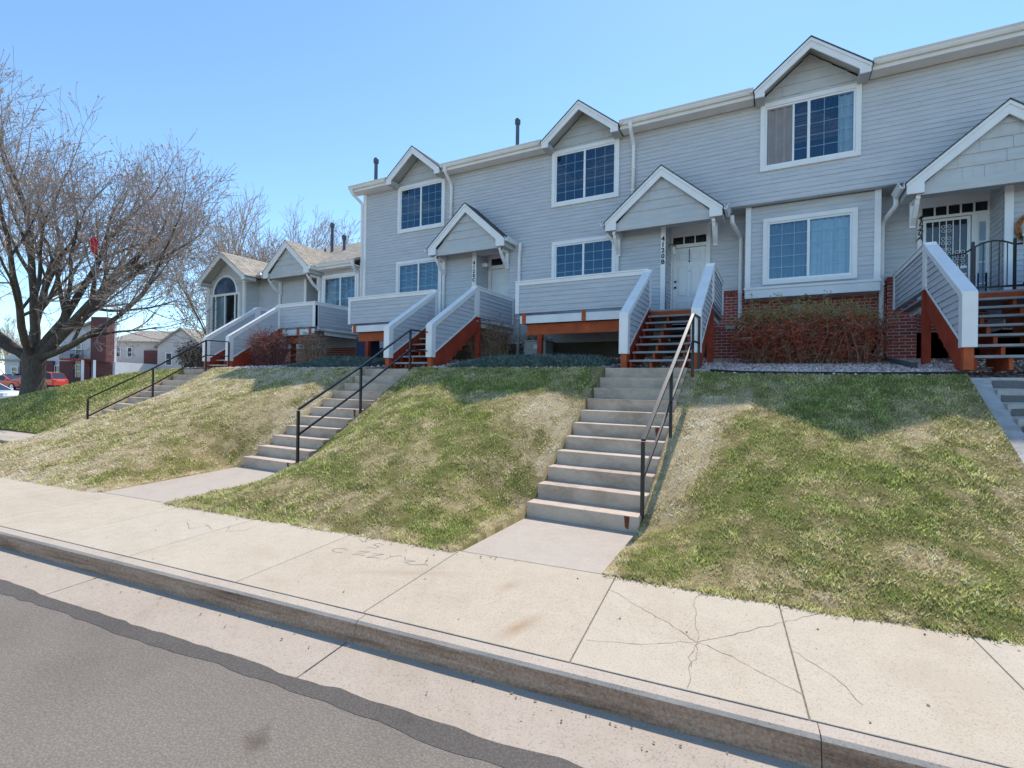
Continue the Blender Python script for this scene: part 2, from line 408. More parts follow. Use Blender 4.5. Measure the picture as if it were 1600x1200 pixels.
# ---------------------------------------------------------------- terrain
STAIRS = [dict(x0=-15.85, w=1.34, y0=5.55, z0=.14, r=.1645, t=.292), dict(x0=-8.42, w=1.37, y0=5.52, z0=.10, r=.168, t=.292),
          dict(x0=-2.68, w=1.38, y0=5.42, z0=.02, r=.1755, t=.305), dict(x0=2.42, w=1.38, y0=5.55, z0=.02, r=.163, t=.300, cheek=.2)]
def interp(x, pts): return np.interp(x, [p[0] for p in pts], [p[1] for p in pts])
PLAT = [(-75,-.5),(-44,-.35),(-38,-.15),(-33,.12),(-29.3,.5),(-26.7,.92),(-24,1.28),(-21.7,1.56),(-19.3,1.78),(-16,1.95),(-2.6,1.93),(-.6,1.83),(3,1.80),(14,1.78)]
YTOP = 8.5
def terrain(X, Y):
    X = np.asarray(X, float); Y = np.asarray(Y, float)
    hp = interp(X, PLAT); yb = yback(X); t = np.clip((Y-yb)/(YTOP-yb), 0, 1)
    bul = t*(1.0-.12*t) + .12*t**3 ; bul = bul/1.0
    s = np.clip((Y-5.35)/(8.5-5.35), 0, 1); s = np.where(s > 0, s, 0)
    w = np.zeros_like(X)
    for q in STAIRS:
        d = np.maximum(np.maximum(q['x0']-X, X-q['x0']-q['w']), 0); w = np.maximum(w, np.exp(-(d/.75)**2))
    wl = np.clip((-15.2-X)/1.2, 0, 1)*np.clip((X+30)/6, 0, 1); w = np.maximum(w, wl)
    low = .05*np.clip((Y-yb)/1.2, 0, 1)
    z = hp*(w*np.maximum(s, 0)*.985 + (1-w)*bul) + low*w
    z = z + .02
    up = np.clip(Y-YTOP, 0, 5.5)
    z = np.where(Y > YTOP, hp + .02 + .10*up*np.clip((X+24)/5, 0, 1), z)
    # beyond the end of the row the ground falls to the car park
    far = np.clip((Y-11)/9, 0, 1)*np.clip((-22-X)/3, 0, 1); z = z*(1-far) + far*(-.5)
    return z
def in_stairs(X, Y, pad=0.):
    m = np.zeros(np.shape(X), bool)
    for q in STAIRS: m |= (X > q['x0']-q.get('cheek', 0)-pad) & (X < q['x0']+q['w']+pad) & (Y < 9.25)
    m |= (X < -14.3) & (X > -34) & (Y > 4.55-pad) & (Y < 5.5+pad)
    return m
# patches of straw and green in the lawn
def vnoise(X, Y, sc, seed):
    r = np.random.default_rng(seed); G = r.random((64, 64)); x = X*sc; y = Y*sc
    xi = np.floor(x).astype(int); yi = np.floor(y).astype(int); fx = x-xi; fy = y-yi; fx = fx*fx*(3-2*fx); fy = fy*fy*(3-2*fy)
    g = lambda a, b_: G[a % 64, b_ % 64]
    return (g(xi,yi)*(1-fx)+g(xi+1,yi)*fx)*(1-fy)+(g(xi,yi+1)*(1-fx)+g(xi+1,yi+1)*fx)*fy
def dryness(X, Y):
    n = .20*vnoise(X,Y,.7,1)+.27*vnoise(X,Y,2.1,2)+.30*vnoise(X,Y,5.3,3)+.23*vnoise(X,Y,12.1,4)
    n = .5+(n-.5)*1.1
    d = n + interp(X, [(-40,-.24),(-18,-.2),(-15.6,.08),(-14,.20),(-9.5,.19),(-7,-.06),(-5,-.07),(-2.5,-.04),(0,-.09),(9,-.08)])
    # bare pale strips beside the stairs and along the paving edge
    for x, y, rx, ry, a in ((-.82,6.9,.36,.8,.52),(-.55,7.45,.45,.35,.30),(-3.25,7.1,.45,.6,.42),(-4.2,7.3,1.0,.22,.26),(2.0,6.3,.35,.4,.2),(-1.0,5.6,.2,.5,.2),(.9,5.0,.35,.18,.22),(-.3,5.2,.3,.15,.2),(-6.3,7.4,.6,.3,.25),(-5.4,5.6,.7,.3,.22),(1.9,7.0,.5,.6,.17),(-9.1,6.6,.5,1.0,.13),(-5.2,5.4,1.0,.5,.10),(-.9,5.9,.25,.5,.15),(-16.3,6.0,.5,.7,.2)):
        d = d + a*np.exp(-((X-x)/rx)**2-((Y-y)/ry)**2)
    d = d + .12*np.exp(-((Y-yback(X))/.12)**2)
    for q in STAIRS:
        e = np.minimum(np.abs(X-q['x0']+.07), np.abs(X-q['x0']-q['w']-.07)); d = d + .26*np.exp(-(e/.12)**2)*np.where(Y < 8.4, 1, .2)
    return d
def lawn_col(d, rnd):
    g = np.stack([.31+.18*rnd, .36+.16*rnd, .10+.07*rnd], -1); o = np.stack([.50+.20*rnd, .46+.17*rnd, .19+.09*rnd], -1)
    s = np.stack([.70+.2*rnd, .57+.18*rnd, .34+.13*rnd], -1); p = np.stack([.80+.14*rnd, .70+.14*rnd, .55+.12*rnd], -1)
    f = lambda a, b_: np.clip((d-a)/(b_-a), 0, 1)[..., None]
    c = g*(1-f(.30,.52))+o*f(.30,.52); c = c*(1-f(.50,.70))+s*f(.50,.70); return c*(1-f(.74,.95))+p*f(.74,.95)
xs = np.unique(np.round(np.concatenate([np.arange(-75,-34,1.0), np.arange(-34,-17.5,.3), np.arange(-17.5,9.01,.1)]
       + [np.array([q['x0']-q.get('cheek', 0)-.02, q['x0']-q.get('cheek', 0)+.03, q['x0']+q['w']-.03, q['x0']+q['w']+.02]) for q in STAIRS]), 3))
ts = np.concatenate([np.linspace(0, 1, 52)]); yfar = np.array([9,9.5,10,10.5,11,11.5,12,12.5,13,13.5,13.9,15,16.5,18,20,22,25,30])
XX = np.repeat(xs[:, None], len(ts)+len(yfar), 1)
YY = np.concatenate([yback(xs)[:, None]+ts[None]*(YTOP-yback(xs)[:, None]), np.repeat(yfar[None], len(xs), 0)], 1)
ZZ = terrain(XX, YY); ZZ[in_stairs(XX, YY)] -= .30
nx, ny = XX.shape
V = np.stack([XX, YY, ZZ], -1).reshape(-1, 3); ids = np.arange(nx*ny).reshape(nx, ny)
F = np.stack([ids[:-1,:-1], ids[1:,:-1], ids[1:,1:], ids[:-1,1:]], -1)
xc = (XX[:-1,:-1]+XX[1:,1:])/2; yc = (YY[:-1,:-1]+YY[1:,1:])/2
isbed = (yc > YTOP) & (xc > -17.6)
keep = ~((yc > 14) & (xc > -22))
Fl = F[keep & ~isbed]; cx = xc[keep & ~isbed]; cy = yc[keep & ~isbed]
lc = lawn_col(np.minimum(dryness(cx, cy), .78), RNG.random(len(cx)))*(np.array([.36,.325,.28])*(.9+.75*np.clip((dryness(cx, cy)-.5)*2, 0, 1))[:, None])
lawn = npmesh('lawn', V, Fl, 'lawn_soil', lc); tag(lawn, kind='structure')
lawn.data.polygons.foreach_set('use_smooth', [True]*len(lawn.data.polygons))
bed = npmesh('gravel_bed', V, F[keep & isbed], 'gravel_base', None); tag(bed, kind='structure')
# grass blades: nobody could count them
def scatter(n, x0, x1, dens_w):
    X = RNG.uniform(x0, x1, n); yb_ = yback(X); Y = yb_ + RNG.random(n)*(YTOP+.12-yb_)
    return X, Y
def blades(name, x0, x1, n, hmin, hmax, wid, yhi=None, edge=False):
    X, Y = scatter(n, x0, x1, None)
    if edge: Y = yback(X)+RNG.normal(.0, .028, n)+.03*(vnoise(X, X*0, 2.7, 77)-.6)
    if yhi is not None: Y = RNG.uniform(YTOP, yhi, n)
    ok = ~in_stairs(X, Y, .03); X, Y = X[ok], Y[ok]
    d = dryness(X, Y) + RNG.normal(0, .14, len(X))
    # dry straw lies flat and thin, green stands in tufts
    tuft = vnoise(X, Y, 7, 9)
    keepm = RNG.random(len(X)) < np.clip(1.1 + (tuft-.5)*.8, .3, 1)
    X, Y, d, tuft = X[keepm], Y[keepm], d[keepm], tuft[keepm]; n = len(X)
    Z = terrain(X, Y)-.008; h = RNG.uniform(hmin, hmax, n)*(.55+.8*tuft)*np.where(d > .7, .7, 1)
    a = RNG.uniform(0, 2*np.pi, n); lean = RNG.uniform(.2, 1.1, n)*np.where(d > .6, 1.6, 1); b_ = RNG.uniform(0, 2*np.pi, n)
    w = wid*RNG.uniform(.6, 1.3, n)
    P = np.stack([X, Y, Z], -1); dx = np.stack([np.cos(a)*w, np.sin(a)*w, 0*w], -1)
    tip = P + np.stack([np.cos(b_)*lean*h, np.sin(b_)*lean*h, h], -1)
    V_ = np.stack([P-dx, P+dx, tip], 1).reshape(-1, 3); F_ = np.arange(3*n).reshape(-1, 3)
    return V_, F_, np.clip(lawn_col(d, RNG.random(n))*(.70+.62*vnoise(X, Y, 9, 14))[:, None]*RNG.uniform(.45, 1.5, (n, 1)), 0, .95)
parts = [blades('a', -4.5, 5.6, 260000, .02, .043, .0068), blades('b', -10.5, -4.5, 105000, .02, .047, .009), blades('c', -17.3, -10.5, 75000, .025, .05, .012), blades('edge', -18, 5.6, 26000, .03, .05, .006, edge=True),
         blades('d', -36, -17.3, 60000, .04, .08, .016), blades('e', -34, -17.8, 30000, .04, .08, .018, 16)]
off = 0; Vs, Fs, Cs = [], [], []
for v_, f_, c_ in parts: Vs.append(v_); Fs.append(f_+off); Cs.append(c_); off += len(v_)
grass = npmesh('grass', np.concatenate(Vs), np.concatenate(Fs), 'blade', np.concatenate(Cs)); tag(grass, 'short patchy lawn of green and straw coloured blades', 'grass', kind='stuff')
# gravel stones
n = 9000
n = 14000; X = np.concatenate([RNG.uniform(-16.8, 5, 7000), RNG.uniform(-1.3, 2.6, 7000)]); Y = YTOP+.03+RNG.random(n)**1.5*4.6; ok = ~in_stairs(X, Y, .02); X, Y = X[ok], Y[ok]; n = len(X)
r_ = RNG.uniform(.016, .042, n); octv = np.array([(1,0,0),(0,1,0),(-1,0,0),(0,-1,0),(0,0,.7),(0,0,-.5)]); octf = np.array([(0,1,4),(1,2,4),(2,3,4),(3,0,4),(1,0,5),(2,1,5),(3,2,5),(0,3,5)])
ang = RNG.uniform(0, 6.28, n); cs, sn_ = np.cos(ang), np.sin(ang); oc = octv[None]*RNG.uniform(.6, 1.3, (n, 6, 1))*r_[:, None, None]
oc = np.stack([oc[...,0]*cs[:,None]-oc[...,1]*sn_[:,None], oc[...,0]*sn_[:,None]+oc[...,1]*cs[:,None], oc[...,2]], -1)
Vg = (np.stack([X, Y, terrain(X, Y)+r_*.3], -1)[:, None]+oc).reshape(-1, 3); Fg = (np.arange(n)[:, None, None]*6+octf[None]).reshape(-1, 3)
pal = np.array([(.66,.47,.41),(.52,.35,.31),(.78,.62,.54),(.40,.28,.25),(.72,.50,.43),(.84,.74,.68)])
gv = npmesh('gravel', Vg, Fg, 'pebble', np.repeat(pal[RNG.integers(0, 6, n)]*RNG.uniform(.8, 1.15, (n, 1)), 8, 0)); tag(gv, 'pinkish grey river gravel mulching the bed along the houses', 'gravel', kind='stuff')
# black plastic edging strip between lawn and gravel on the right
mb = MB()
ex = np.arange(-.95, 2.3, .15); pts = [(x, YTOP+.02, float(terrain(x, YTOP))+.02) for x in ex]
for a, b_ in zip(pts, pts[1:]): mb.bar(a, b_, .016, .05)
tag(mb.build('edging_strip', 'rubber', origin=(0.6, 8.5, 1.83)), 'black plastic edging strip between lawn and gravel in front of the big red shrubs', 'edging')

# ---------------------------------------------------------------- street
G = MB(); S_ = 220
G.quad((-S_*2,-S_,-.9),(S_*2,-S_,-.9),(S_*2,S_*3,-.9),(-S_*2,S_*3,-.9))
plain('ground_dirt', (.22, .2, .15), .95, .3, .2); tag(G.build('ground', 'ground_dirt'), kind='structure')
def strip(name, s0, s1, z, mat, l0=-90, l1=40, wob=None, seg=1.0):
    mb = MB(); ls = np.arange(l0, l1+.01, seg)
    w0 = np.zeros(len(ls)) if wob is None else wob(ls)
    for i in range(len(ls)-1):
        mb.quad(st(ls[i], s0+w0[i], z), st(ls[i+1], s0+w0[i+1], z), st(ls[i+1], s1, z), st(ls[i], s1, z))
    return tag(mb.build(name, mat), kind='structure')
ROADZ = -.155
strip('road', -12, 2.30, ROADZ, 'asphalt', seg=10)
# tar seal along the gutter, ragged on the road side
mb = MB(); ls = np.arange(-60, 12, .045)
inner = 2.125+.008*np.sin(ls*1.3)+.05*(vnoise(ls, ls*0, 1.7, 21)-.5)+.022*(vnoise(ls, ls*0, 8, 25)-.5); outer = 2.245+.006*np.sin(ls*.9+1)+.03*(vnoise(ls, ls*0+3, 3, 22)-.5)+.018*(vnoise(ls, ls*0+3, 9, 26)-.5)
for i in range(len(ls)-1): mb.quad(st(ls[i], inner[i], ROADZ+.002), st(ls[i+1], inner[i+1], ROADZ+.002), st(ls[i+1], outer[i+1], ROADZ+.0065), st(ls[i], outer[i], ROADZ+.0065))
tag(mb.build('seal_strip', 'seal'), kind='structure')
# gutter pan in cast lengths with open joints
mb = MB(); jl = [-5.06-2.72*k for k in range(20)][::-1]+[-2.31,.44,3.2,5.9,8.7,12]
for a, b_ in zip(jl, jl[1:]):
    a += .006; b_ -= .006
    mb.add([st(a,2.225,ROADZ-.1),st(b_,2.225,ROADZ-.1),st(b_,2.74,ROADZ-.1),st(a,2.74,ROADZ-.1),st(a,2.225,ROADZ+.004),st(b_,2.225,ROADZ+.004),st(b_,2.74,ROADZ+.016),st(a,2.74,ROADZ+.016)],
           [(0,3,2,1),(4,5,6,7),(0,1,5,4),(1,2,6,5),(2,3,7,6),(3,0,4,7)])
tag(mb.build('gutter_pan', 'pan', bevel=.004), kind='structure')
# kerb
mb = MB()
def kerb_piece(a, b_, chip=0):
    prof = [(2.668,-.15),(2.69,-.05),(2.698,-.02),(2.716,-.004),(2.80,.0)]
    ls = np.linspace(a, b_, max(2, int((b_-a)/.12)))
    for i in range(len(ls)-1):
        for k in range(4):
            mb.mat(1 if k < 2 else 0)
            j = lambda l, q: .004*(vnoise(np.array([l]), np.array([q*1.]), 4, 31)[0]-.5)
            p, q = prof[k], prof[k+1]
            mb.quad(st(ls[i], p[0]+j(ls[i],k), p[1]), st(ls[i+1], p[0]+j(ls[i+1],k), p[1]), st(ls[i+1], q[0]+j(ls[i+1],k+1), q[1]), st(ls[i], q[0]+j(ls[i],k+1), q[1]))
    for l, fl in ((a, 0), (b_, 1)):
        f = [st(l, *p) for p in prof]+[st(l, 2.80, -.15)]; mb.mat(0); mb.add(f, [tuple(range(6)) if fl else tuple(range(6))[::-1]])
kj = [-5.01-2.72*k for k in range(20)][::-1]+[-2.26,.46,3.2,5.9,8.7,12]
for a, b_ in zip(kj, kj[1:]): kerb_piece(a+.0025, b_-.0025)
kerb = tag(mb.build('kerb', ['kerb_top','kerb_face']), kind='structure')
# sidewalk slabs
mb = MB(); sj = [-6.27-1.33*k for k in range(60)][::-1]+[-4.98,-3.58,-2.30,-.79,.43,1.55,2.7,3.9,5.1,6.4,7.7,9,10.5,12]
for a, b_ in zip(sj, sj[1:]):
    g = .0035; mb.mat(random.choice((0,0,1,2)))
    mb.add([st(a+g,2.815,-.2),st(b_-g,2.815,-.2),st(b_-g,4.21,-.2),st(a+g,4.21,-.2),st(a+g,2.815,0),st(b_-g,2.815,0),st(b_-g,4.21,.012),st(a+g,4.21,.012)],
           [(4,5,6,7),(0,1,5,4),(1,2,6,5),(2,3,7,6),(3,0,4,7)])
sw = tag(mb.build('sidewalk', ['sidewalk','sidewalk_pale','sidewalk_tan'], bevel=.006), kind='structure')
mb = MB(); mb.quad(st(-90,2.76,-.010),st(40,2.76,-.010),st(40,4.2,-.002),st(-90,4.2,-.002))
mb.build('joint_filler', 'joint_dark', sw)
def zs(s): return .012*(s-2.815)/1.395
def scratch(mb, pts, w, jit=.012, h=.0025):
    """thin dark line lying on the slab"""
    P = []
    for (a, b_), (c, d) in zip(pts, pts[1:]):
        n_ = max(1, int(math.hypot(c-a, d-b_)/.05))
        for i in range(n_): t = i/n_; P.append((a+(c-a)*t+random.uniform(-jit,jit), b_+(d-b_)*t+random.uniform(-jit,jit)))
    P.append(pts[-1])
    for (a, b_), (c, d) in zip(P, P[1:]):
        L = math.hypot(c-a, d-b_) or 1e-6; ww = w*random.uniform(.6, 1.35)/2; ox, oy = -(d-b_)/L*ww, (c-a)/L*ww
        mb.quad(st(a+ox,b_+oy,zs(b_)+h), st(a-ox,b_-oy,zs(b_)+h), st(c-ox,d-oy,zs(d)+h), st(c+ox,d+oy,zs(d)+h))
mb = MB(); C0 = (-.11,3.36)
for pts in ([(-.79,3.93),(-.5,3.70),(-.26,3.5),C0],[(-.77,3.10),(-.44,3.19),C0],[(-.13,4.15),(-.155,3.9),(-.12,3.6),C0],[C0,(-.15,3.15),(-.13,3.0),(-.14,2.83)],
            [C0,(.1,3.56),(.42,3.88),(.75,4.2)],[C0,(.13,3.24),(.3,3.12),(.43,3.02)],[(-.11,3.36),(-.10,3.2),(-.13,3.05)],[(.43,3.5),(.62,3.3),(.7,3.05)],[(-10.2,3.2),(-9.6,3.5),(-9.5,4.1)]):
    scratch(mb, pts, .0034)
mb.build('crack', 'crack_dark', sw)
n = 420; L_ = RNG.uniform(-14, 3.5, n); S2 = np.where(RNG.random(n) < .45, 2.62-np.abs(RNG.normal(0, .07, n)), np.where(RNG.random(n) < .5, 4.2-np.abs(RNG.normal(0, .12, n)), RNG.uniform(2.1, 4.2, n)))
base = np.array([st(a, b_, (ROADZ+.019 if b_ < 2.66 else .004+max(0, zs(b_)))) for a, b_ in zip(L_, S2)]); ok = (S2 < 2.64) | (S2 > 2.84); base = base[ok]; n = len(base)
a = RNG.uniform(0, 6.28, n); r = RNG.uniform(.004, .013, (n, 1)); dx = np.stack([np.cos(a), np.sin(a), RNG.uniform(0, .3, n)], -1)*r; dy = np.stack([-np.sin(a), np.cos(a), RNG.uniform(0, .3, n)], -1)*r*.6
pal = np.array([(.16,.09,.05),(.25,.16,.09),(.10,.07,.05),(.34,.26,.16),(.5,.45,.4)])
lt = npmesh('leaf_litter', np.stack([base-dx, base+dy, base+dx, base-dy+np.array([0,0,.002])], 1).reshape(-1, 3), np.arange(4*n).reshape(-1, 4), 'leaf', pal[RNG.integers(0, 5, n)])
tag(lt, 'scattered brown leaf crumbs along the gutter and the lawn edge', 'litter', kind='stuff')
# words scratched into the wet cement: OZZY and VS with a leaf-like arrow
mb = MB(); o_ = [(-3.34+.075*math.cos(a), 3.74+.055*math.sin(a)) for a in np.linspace(.3, 5.6, 12)]
scratch(mb, o_, .0055, .003)
for x in (-3.16,-3.0): scratch(mb, [(x,3.80),(x+.11,3.83),(x+.01,3.70),(x+.13,3.73)], .0055, .003)
scratch(mb, [(-2.84,3.85),(-2.79,3.80),(-2.72,3.87)], .0055, .003); scratch(mb, [(-2.79,3.80),(-2.80,3.72)], .0055, .003)
scratch(mb, [(-2.68,3.86),(-2.62,3.79),(-2.52,3.80),(-2.60,3.74),(-2.50,3.71),(-2.40,3.77),(-2.47,3.93)], .0055, .003); scratch(mb, [(-2.40,3.77),(-2.36,3.755)], .0055, .003)
scratch(mb, [(-3.42,4.10),(-3.30,4.03),(-3.27,4.12)], .0055, .003); scratch(mb, [(-3.06,4.05),(-3.14,4.06),(-3.16,4.01),(-3.06,3.98),(-3.07,3.93),(-3.17,3.93)], .0055, .003)
mb.build('scratched_writing', 'stone_scratch', sw)
mb = MB(); scratch(mb, [(-5.55,3.75),(-5.3,3.6),(-5.2,3.75),(-5.05,3.68)], .005, .004); scratch(mb, [(-5.0,3.85),(-4.85,3.7),(-4.7,3.8),(-4.72,3.95)], .005, .004)
mb.build('scratched_writing', 'stone_scratch', sw)
# walkways from the sidewalk to each stair
def walkway(poly, zz, joints=()):
    mb = MB(); n_ = len(poly)
    top = [Vector((p[0], p[1], z)) for p, z in zip(poly, zz)]; bot = [v-Vector((0,0,.2)) for v in top]
    mb.add(top+bot, [tuple(range(n_))]+[((i+1) % n_, i, n_+i, n_+(i+1) % n_) for i in range(n_)])
    o = tag(mb.build('walkway', 'walkway', bevel=.006), kind='structure')
    for a, b_ in joints:
        mb = MB(); a, b_ = Vector(a), Vector(b_); d = (b_-a).normalized(); nn = Vector((-d.y, d.x, 0))*.006
        mb.quad(a-nn, b_-nn, b_+nn, a+nn); mb.build('joint', 'joint_dark', o)
walkway([(-2.66,yback(-2.66)+.004),(-1.28,yback(-1.28)+.004),(-1.30,5.45),(-2.66,5.45)], [.013,.013,.02,.02])
walkway([(-8.42,yback(-8.42)+.004),(-7.02,yback(-7.02)+.004),(-7.05,5.55),(-8.42,5.55)], [.013,.013,.10,.10], [((-8.4,4.25,.044),(-7.04,4.28,.045))])
walkway([(2.42,yback(2.42)+.004),(3.8,yback(3.8)+.004),(3.8,5.6),(2.42,5.6)], [.013,.013,.02,.02])
walkway([(-14.5,4.62),(-14.5,5.58),(-15.86,5.58),(-19,5.42),(-34,5.3),(-34,4.45),(-19,4.55)], [.14,.14,.14,.15,.12,.12,.14])

# concrete stairs
def stair(q, mat, label, ncheek=None):
    e = thing('concrete_stairs', label, 'stairs', (q['x0']+q['w']/2, q['y0'], q['z0']), 'concrete stairs climbing the lawn bank')
    for i in range(11):
        mb = MB(); y = q['y0']+i*q['t']; zt = q['z0']+(i+1)*q['r']; y1 = y+q['t']+.004 if i < 10 else 9.35
        x0, x1 = q['x0'], q['x0']+q['w']
        mb.add([(x0,y+.012,zt-q['r']-.25),(x1,y+.012,zt-q['r']-.25),(x1,y1,zt-q['r']-.25),(x0,y1,zt-q['r']-.25),(x0,y,zt),(x1,y,zt),(x1,y1,zt+.001),(x0,y1,zt+.001)],
               [(0,3,2,1),(4,5,6,7),(0,1,5,4),(1,2,6,5),(2,3,7,6),(3,0,4,7)])
        o = mb.build('step', mat, e, bevel=.009)
        if i in (0, 5) and ncheek is None:                    # rust run below the rail posts
            mb = MB(); xr = x1-.16
            mb.quad((xr,y-.003,zt-.13),(xr+.035,y-.003,zt-.15),(xr+.05,y-.003,zt-.005),(xr-.012,y-.003,zt-.005)); mb.build('rust_stain', 'rust', o)
    if ncheek:
        for i in (5, 6, 7, 8, 9, 10):                             # dark damp stains creeping up the risers
            y = q['y0']+i*q['t']-.003; z0 = q['z0']+i*q['r']+.004; h = q['r']; lo_, up_ = [], []
            for x in np.arange(q['x0']+.03, q['x0']+q['w']-.02, .03): lo_.append((float(x), y+.008, z0)); up_.append((float(x), y+.002, z0+h*(.28+.55*float(vnoise(np.array([x]), np.array([i*3.1]), 6, 55)[0]))))
            mb = MB()
            for a, b_, c_, d in zip(lo_, lo_[1:], up_[1:], up_): mb.quad(a, b_, c_, d)
            mb.build('riser_stain', 'steps_stain', e)
        mb = MB(); x = q['x0']; top = []
        for i in range(11): top.append((q['y0']+i*q['t']+.02, q['z0']+(i+1)*q['r']-.06))
        top[-1] = (q['y0']+10*q['t'], q['z0']+11*q['r']-.004)
        poly = [(x-.2, q['y0']-.05, -.2)]+[(x-.2, a, b_) for a, b_ in top]+[(x-.2, 9.35, top[-1][1]), (x-.2, 9.35, -.2)]
        mb.prism(poly, (.2,0,0)); mb.build('cheek_wall', mat, e, bevel=.006)
    return e
stair(STAIRS[0], 'steps', 'concrete stairs farthest from the camera, below the single-storey wing')
stair(STAIRS[1], 'steps', 'tan concrete stairs with black rail between the two brownest lawns, second from the left')
stair(STAIRS[2], 'steps', 'nearest full concrete stairs with rust marks, up to the white door numbered 4120B')
stair(STAIRS[3], 'steps_grey', 'grey concrete stairs with a cheek wall, cut off at the right edge', ncheek=True)

# handrails
def rail(pts, label, low=.43):
    """pts: (x, y, ground z, top z) of each post, the last two are the level part at the top"""
    e = thing('handrail', label, 'handrail', (pts[0][0], pts[0][1], pts[0][2]), 'black iron handrails beside the stairs')
    for k, (x, y, z0, z1) in enumerate(pts):
        mb = MB(); mb.box(x-.02, x+.02, y-.02, y+.02, z0-.12, z1-.02); o = mb.build('post', 'black_iron', e, bevel=.003)
        mb = MB(); mb.box(x-.0225, x+.0225, y-.0225, y+.0225, z0-.11, z0+.085); mb.build('rusty_foot', 'rust', o)
    for nm, dz in (('top_rail', 0), ('middle_rail', low)):
        mb = MB()
        for a, b_ in zip(pts, pts[1:]):
            mb.bar((a[0],a[1],a[3]-dz), (b_[0],b_[1],b_[3]-dz), .05 if dz == 0 else .032, .028)
        mb.build(nm, 'black_iron', e, bevel=.003)
rail([(-1.30,5.53,.10,1.03),(-1.25,6.86,.86,1.86),(-1.19,8.32,1.84,2.80),(-1.18,8.95,1.84,2.82)], 'black iron handrail on the nearest stairs, its top bar shining in the sun')
rail([(-7.06,5.60,.22,1.16),(-7.03,6.97,.98,1.93),(-7.03,8.40,1.89,2.79),(-7.03,9.05,1.9,2.80)], 'black iron handrail with rusty feet on the second stairs from the left')
rail([(-14.55,5.62,.3,1.15),(-14.52,7.0,1.08,1.92),(-14.50,8.35,1.86,2.78),(-14.50,9.02,1.88,2.79)], 'black iron handrail on the farthest stairs, in front of the green bank')

# ---------------------------------------------------------------- windows
def wavy(mb, x0, x1, z0, z1, y, amp=.025, wl=.11, flare=0, z_gap=None):
    n_ = max(6, int((x1-x0)/.018)); ph = random.random()*6
    cols = []
    for i in range(n_+1):
        u = i/n_; x = x0+(x1-x0)*u; o = amp*math.sin(2*math.pi*x/wl+ph)+.4*amp*math.sin(2*math.pi*x/(wl*2.3)+ph*2)
        cols.append([(x, y+o, z1), (x+flare*(u-.5), y+o*1.5, z0)])
    for a, b_ in zip(cols, cols[1:]): mb.quad(a[1], b_[1], b_[0], a[0])
def window(par, y, x0, x1, z0, z1, cols=3, rows=5, trim=.10, fill=None, name='window', label=None, arch=False, sill_deep=0, split=.5, frame_mat='trim'):
    """two-sash slider facing the street; outer size x0..x1, z0..z1"""
    mb = MB(); t = trim; a, b_ = y-.045, y+.05
    mb.box(x0, x1, a, b_, z1-t, z1); mb.box(x0, x1, a, b_, z0, z0+t); mb.box(x0, x0+t, a, b_, z0+t, z1-t); mb.box(x1-t, x1, a, b_, z0+t, z1-t)
    w = mb.build(name, frame_mat, par, bevel=.004)
    if label: w['label'] = label
    X0, X1, Z0, Z1 = x0+t, x1-t, z0+t, z1-t; f = .042; mb = MB(); a, b_ = y-.018, y+.06
    mb.box(X0, X1, a, b_, Z1-f, Z1); mb.box(X0, X1, a, b_, Z0, Z0+f); mb.box(X0, X0+f, a, b_, Z0+f, Z1-f); mb.box(X1-f, X1, a, b_, Z0+f, Z1-f)
    xm = X0+(X1-X0)*split; mb.box(xm-.028, xm+.028, a-.006, b_, Z0+f, Z1-f); mb.build('sash_frame', 'vinyl', w, bevel=.003)
    mb = MB(); xl, xr, zl, zr = X0+f, X1-f, Z0+f, Z1-f
    xo = xl+(xm-xl)*.64 if fill == 'curtain_grey' else None     # where the slid sash ends
    if xo: mb.box(xo-.02, xo+.02, y+.005, y+.045, zl, zr)
    for (p, q) in ((xl, xm-.028), (xm+.028, xr)):
        if xo and p == xl:
            for i in range(1, rows): z = zl+(zr-zl)*i/rows; mb.box(xo+.02, q, y+.0125, y+.0235, z-.007, z+.007)
            continue
        for i in range(1, cols): x = p+(q-p)*i/cols; mb.box(x-.007, x+.007, y+.012, y+.024, zl, zr)
        for i in range(1, rows): z = zl+(zr-zl)*i/rows; mb.box(p, q, y+.0125, y+.0235, z-.007, z+.007)
    mb.build('muntin_grid', 'vinyl', w)
    xg = xo or xl; mb = MB(); mb.quad((xg,y+.008,zl),(xr,y+.008,zl),(xr,y+.008,zr),(xg,y+.008,zr)); mb.build('pane', 'glass', w)
    if fill == 'curtain_grey':
        mb = MB(); wavy(mb, xl, xo, zl, zr, y+.06, .02, .16); mb.build('curtain', 'curtain_grey', w)
        mb = MB(); wavy(mb, xr-.26, xr, zl, zr, y+.09, .02, .13); mb.build('curtain', 'curtain_pale', w)
    if fill == 'curtain_pale':
        mb = MB(); wavy(mb, xl, xm-.03, zl, zr, y+.09, .02, .14); plain('curtain_dim', (.34, .40, .42), .9, .06, 5); mb.build('curtain', 'curtain_dim', w)
        mb = MB(); wavy(mb, xm+.02, xr, zl, zr, y+.09, .022, .15, .05); mb.build('curtain', 'curtain_pale', w)
    if fill == 'blind':
        mb = MB(); z = zl
        while z < zr: mb.quad((xl,y+.10,z),(xr,y+.10,z),(xr,y+.125,z+.03),(xl,y+.125,z+.03)); z += .045
        mb.build('blind', 'blind_slat', w)
    return w

